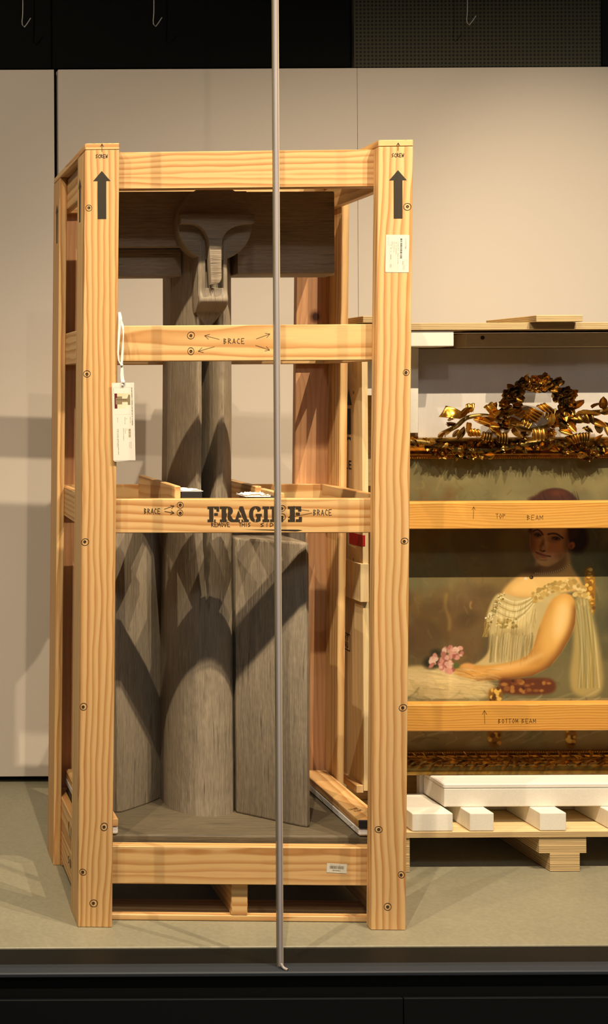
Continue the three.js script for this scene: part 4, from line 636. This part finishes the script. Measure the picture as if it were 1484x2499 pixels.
  for (const [ex, ey, w, tl] of [[1334, 1309.5, 8.5, 0.22], [1380, 1318.5, 10.5, 0.24]]) {
    E(ex, ey, w, 4.4, '#5a3c24', 1.6, tl); E(ex + 0.5, ey + 0.6, w * 0.78, 2.4, '#7e6a4e', 0.9, tl); E(ex + 0.6, ey, 4.2, 3.6, '#2a1a0e', 0.6); E(ex + 0.6, ey, 1.9, 1.9, '#0c0806', 0.3); E(ex - 0.8, ey - 1.2, 0.8, 0.8, '#c8bca0', 0.2);
    L([[ex - w, ey - 0.5], [ex, ey - 5], [ex + w, ey + 1.6]], '#2c170b', 2.1, 0.5); L([[ex - w + 1, ey + 2.5], [ex, ey + 5], [ex + w - 1, ey + 4]], '#7a4e30', 1.4, 0.8);
  }
  // mouth
  L([[1329, 1352], [1338, 1358], [1350, 1361], [1366, 1363]], '#3c150c', 2.2, 0.6); P([[1330, 1352], [1340, 1353], [1348, 1357], [1364, 1362], [1350, 1362], [1338, 1358]], '#9a4a30', 0.9); P([[1337, 1360], [1350, 1364], [1360, 1364], [1352, 1368], [1342, 1366]], '#b4603e', 1.2); L([[1340, 1371], [1350, 1373], [1358, 1371]], '#8a5a34', 2, 1.4);
  E(1419, 1336, 8, 10, '#b86a3c', 1.4, 0.5); E(1417, 1338, 4, 5, '#8a4a26', 1.2); P([[1318, 1258], [1322, 1300], [1314, 1310], [1310, 1280]], '#3a1c0c', 2.5); P([[1402, 1250], [1430, 1270], [1440, 1310], [1422, 1326], [1408, 1320], [1410, 1290]], '#3c1a0c', 3);
  // dress
  P([[1240, 1450], [1222, 1466], [1208, 1500], [1203, 1528], [1214, 1556], [1213, 1602], [1180, 1630], [1150, 1640], [1320, 1640], [1335, 1560], [1372, 1470], [1420, 1460], [1370, 1452], [1300, 1470]], '#ccb67a', 2);
  P([[1216, 1550], [1322, 1545], [1320, 1620], [1216, 1625]], '#b09a60', 6); P([[1225, 1480], [1330, 1475], [1325, 1530], [1240, 1535]], '#e2cc8c', 6); E(1282, 1510, 44, 28, '#e8d292', 8);
  for (let i = 0; i < 7; i++) { const o = i * 8; L([[1240 - o * 0.2, 1460 + o], [1268, 1478 + o * 1.1], [1300, 1474 + o * 0.8], [1330, 1458 + o * 0.3]], i % 2 ? '#a8965a' : '#f0e4b0', 2.4, 0.9); }
  for (let i = 0; i < 42; i++) { x.globalAlpha = 0.55; const a = 1216 + 105 * r(); L([[a, 1552 + 12 * r()], [a - 3, 1585], [a - 8 + 6 * r(), 1625]], ['#d8cc98', '#7e7248', '#ece0ac', '#958856'][Math.floor(r() * 4)], 1.6 + 1.6 * r(), 0.8); } x.globalAlpha = 1;
  for (let i = 0; i < 120; i++) { const t = r(), a = lerp(1246, 1206, t) + 16 * (r() - 0.5), b = lerp(1455, 1530, t) + 8 * (r() - 0.5); E(a, b, 1 + 2 * r(), 1 + 2 * r(), ['#e8dca0', '#7a6a34', '#b08c4c', '#f4ecc4', '#8a8a58'][Math.floor(r() * 5)], 0.5); }
  for (let i = 0; i < 80; i++) { const a = 1230 + 50 * r(), b = 1518 + 22 * r(); E(a, b, 2 + 3 * r(), 1.5 + 2 * r(), ['#c8a858', '#e4d08c', '#94803c'][Math.floor(r() * 3)], 0.8); }
  for (let i = 0; i < 26; i++) { L([[1200 + 14 * r(), 1525 + 10 * r()], [1200 + 10 * r(), 1545], [1196 + 12 * r(), 1562]], ['#7a6430', '#b89a54'][i % 2], 1.2, 0.5); }
  // veil over the far side
  P([[1424, 1452], [1452, 1450], [1470, 1520], [1490, 1600], [1500, 1715], [1420, 1715], [1410, 1660], [1422, 1600]], '#ac985a', 4); P([[1440, 1470], [1458, 1480], [1480, 1590], [1468, 1660], [1440, 1600]], '#ccb674', 7);
  for (let i = 0; i < 70; i++) { x.globalAlpha = 0.5; const a = 1424 + 40 * r(); L([[a, 1465 + 40 * r()], [a + 12, 1560], [a + 26 * r(), 1690]], ['#dcd09c', '#7e7448', '#c0a24c', '#94884e'][Math.floor(r() * 4)], 1.5 + 2 * r(), 1); } x.globalAlpha = 1;
  // skirt
  P([[981, 1650], [1004, 1636], [1040, 1632], [1090, 1640], [1150, 1652], [1215, 1672], [1230, 1690], [1214, 1720], [981, 1722]], '#cab47a', 3); P([[985, 1650], [1030, 1640], [1100, 1650], [1190, 1676], [1120, 1690], [1010, 1680]], '#e0cb90', 6);
  x.fillStyle = '#947f50'; x.fillRect(970, 1716, 700, 140); blot(50, 981, 1640, 1716, 1850, 40, 16, ['#a0966a', '#7a7048', '#b0a678', '#6c6440'], 0.6);
  for (let i = 0; i < 130; i++) { x.globalAlpha = 0.4; const a = 985 + 480 * r(), b = 1720 + 110 * r(); L([[a, b], [a + 30, b - 12], [a + 70 * r(), b - 34 * r()]], ['#c4ba8c', '#5e5634', '#948a5c'][Math.floor(r() * 3)], 2 + 3 * r(), 1.2); } x.globalAlpha = 1;
  // arm and hand
  const arm = [[1402, 1454], [1424, 1462], [1428, 1500], [1426, 1530], [1416, 1560], [1390, 1604], [1362, 1638], [1318, 1660], [1252, 1668], [1184, 1672], [1140, 1660], [1118, 1650], [1124, 1642], [1146, 1628], [1172, 1632], [1200, 1634], [1252, 1630], [1302, 1614], [1322, 1592], [1336, 1540], [1362, 1478], [1380, 1460]];
  P(arm, '#d09a46', 1.6); x.save(); x.beginPath(); arm.forEach((p, i) => (i ? x.lineTo(...p) : x.moveTo(...p))); x.closePath(); x.clip();
  P([[1400, 1450], [1420, 1470], [1420, 1530], [1385, 1590], [1345, 1620], [1340, 1570], [1368, 1490]], '#ecba62', 8); P([[1330, 1610], [1290, 1630], [1200, 1645], [1150, 1645], [1200, 1655], [1290, 1650]], '#e8b460', 6); L([[1430, 1490], [1426, 1530], [1408, 1575], [1366, 1640], [1310, 1664], [1180, 1676]], '#7e4e1a', 18, 6); P([[1396, 1470], [1412, 1490], [1404, 1540], [1376, 1580], [1372, 1540], [1384, 1490]], '#f6d08a', 7); L([[1345, 1606], [1300, 1630], [1230, 1642]], '#f0c47c', 7, 4); L([[1334, 1540], [1322, 1592], [1300, 1616]], '#a87430', 7, 4); x.restore();
  L([[1130, 1646], [1150, 1650], [1172, 1660]], '#a06c30', 1.6, 0.8); L([[1136, 1640], [1156, 1642], [1180, 1652]], '#b87e3a', 1.4, 0.8); P([[1144, 1630], [1160, 1626], [1180, 1634], [1165, 1646], [1146, 1642]], '#dca45a', 2);
  for (let i = 0; i < 160; i++) { x.globalAlpha = 0.16 + 0.14 * r(); const a = 1212 + 120 * r(), b = 1470 + 130 * r(); if (a > 1335 - (b - 1470) * 0.1) continue; L([[a, b], [a - 4 + 4 * r(), b + 16], [a - 8 + 8 * r(), b + 34]], ['#f2e6b4', '#8a7a44', '#d8c488', '#6e6236'][Math.floor(r() * 4)], 1 + 1.4 * r(), 0.5); }
  for (let i = 0; i < 200; i++) { x.globalAlpha = 0.14 + 0.12 * r(); const a = 985 + 230 * r(), b = 1640 + 70 * r(); L([[a, b], [a + 14, b - 3 + 6 * r()], [a + 34, b + 8 * r()]], ['#f4e6b6', '#8e7c4a', '#c8b47a'][Math.floor(r() * 3)], 1 + 2 * r(), 0.6); } x.globalAlpha = 1;
  // lace on the shoulder
  for (let i = 0; i < 150; i++) { const t = r(), a = lerp(1322, 1456, t) + 10 * (r() - 0.5), b = lerp(1470, 1432, Math.sin(t * 2.2)) + 26 * (r() - 0.5) + (t > 0.8 ? 14 : 0); E(a, b, 3 + 5 * r(), 2.5 + 4 * r(), ['#c8aa5e', '#d8bc74', '#ac8e48', '#e4cc8a', '#bc9a50'][Math.floor(r() * 5)], 1); }
  // necklace
  for (let i = 0; i <= 36; i++) { const t = i / 36, a = lerp(1326, 1415, t), b = 1404 + 4 * Math.sin(t * 3) - 22 * t * t; E(a, b, 1.2, 1.1, i % 2 ? '#e4d8b4' : '#6a5834', 0.3); }
  E(1318, 1415, 5, 4.5, '#3a2412', 0.6); E(1317, 1414, 1.5, 1.5, '#caa890', 0.3); E(1304, 1418, 5, 4, '#e0d0a4', 0.7); L([[1340, 1404], [1324, 1408], [1316, 1412]], '#b09a68', 1, 0.4);
  // roses in the hand
  E(1068, 1626, 22, 16, '#2c2a18', 5); E(1080, 1602, 16, 10, '#34301a', 5);
  for (const [cx, cy, q] of [[1090, 1624, 26], [1122, 1600, 24], [1108, 1638, 16]]) for (let i = 0; i < 34; i++) { const a = r() * 6.28, d = q * Math.sqrt(r()); E(cx + d * Math.cos(a), cy + d * 0.75 * Math.sin(a), 3.5 + 6 * r(), 2.5 + 4 * r(), ['#d8a48e', '#bc786a', '#eac4ae', '#a45e52', '#d29484', '#e2b2a0'][Math.floor(r() * 6)], 1.3, r() * 3); }
  E(1130, 1634, 10, 7, '#5a6230', 2.5);
  // chair arm and gilding
  P([[1237, 1665], [1260, 1668], [1330, 1664], [1376, 1668], [1380, 1700], [1340, 1708], [1250, 1706], [1236, 1690]], '#5e2c0e', 2.5); for (let i = 0; i < 26; i++) E(1245 + 125 * r(), 1672 + 28 * r(), 4 + 7 * r(), 3 + 4 * r(), ['#8a5420', '#3c1806', '#a4702e', '#6e3a12'][Math.floor(r() * 4)], 1.6);
  for (const [a0, a1, b0, b1] of [[1208, 1246, 1690, 1724], [1205, 1244, 1776, 1832], [1398, 1430, 1790, 1836]]) { P([[a0, b0], [a1, b0], [a1 - 4, b1], [(a0 + a1) / 2, b1 + 8], [a0 + 3, b1]], '#8a5c14', 2.5); for (let i = 0; i < 14; i++) E(lerp(a0 + 5, a1 - 5, r()), lerp(b0, b1, r()), 3 + 4 * r(), 3 + 4 * r(), ['#d09c34', '#5e3a0c', '#e6bc58'][Math.floor(r() * 3)], 1.2); }
  const t = new THREE.CanvasTexture(c); t.colorSpace = THREE.SRGBColorSpace; t.magFilter = THREE.LinearFilter;
  const bump = grainyTex([128, 128, 128], 0.5, 61, 120, 120); bump.colorSpace = THREE.NoColorSpace;
  const g = uvXY(cbox(IX0 - 0.006, IX1 + 0.006, IY0 - 0.006, IY1 + 0.006, -0.584, -0.5710, 0.0005), IX0, IX1, IY0, IY1);
  wpart('canvas', g, std({ map: t, bumpMap: bump, bumpScale: 0.0004, roughness: 0.85 }), GF, 'oil portrait of a seated woman in a cream dress holding pink roses');
}
renderer.render(scene, camera);
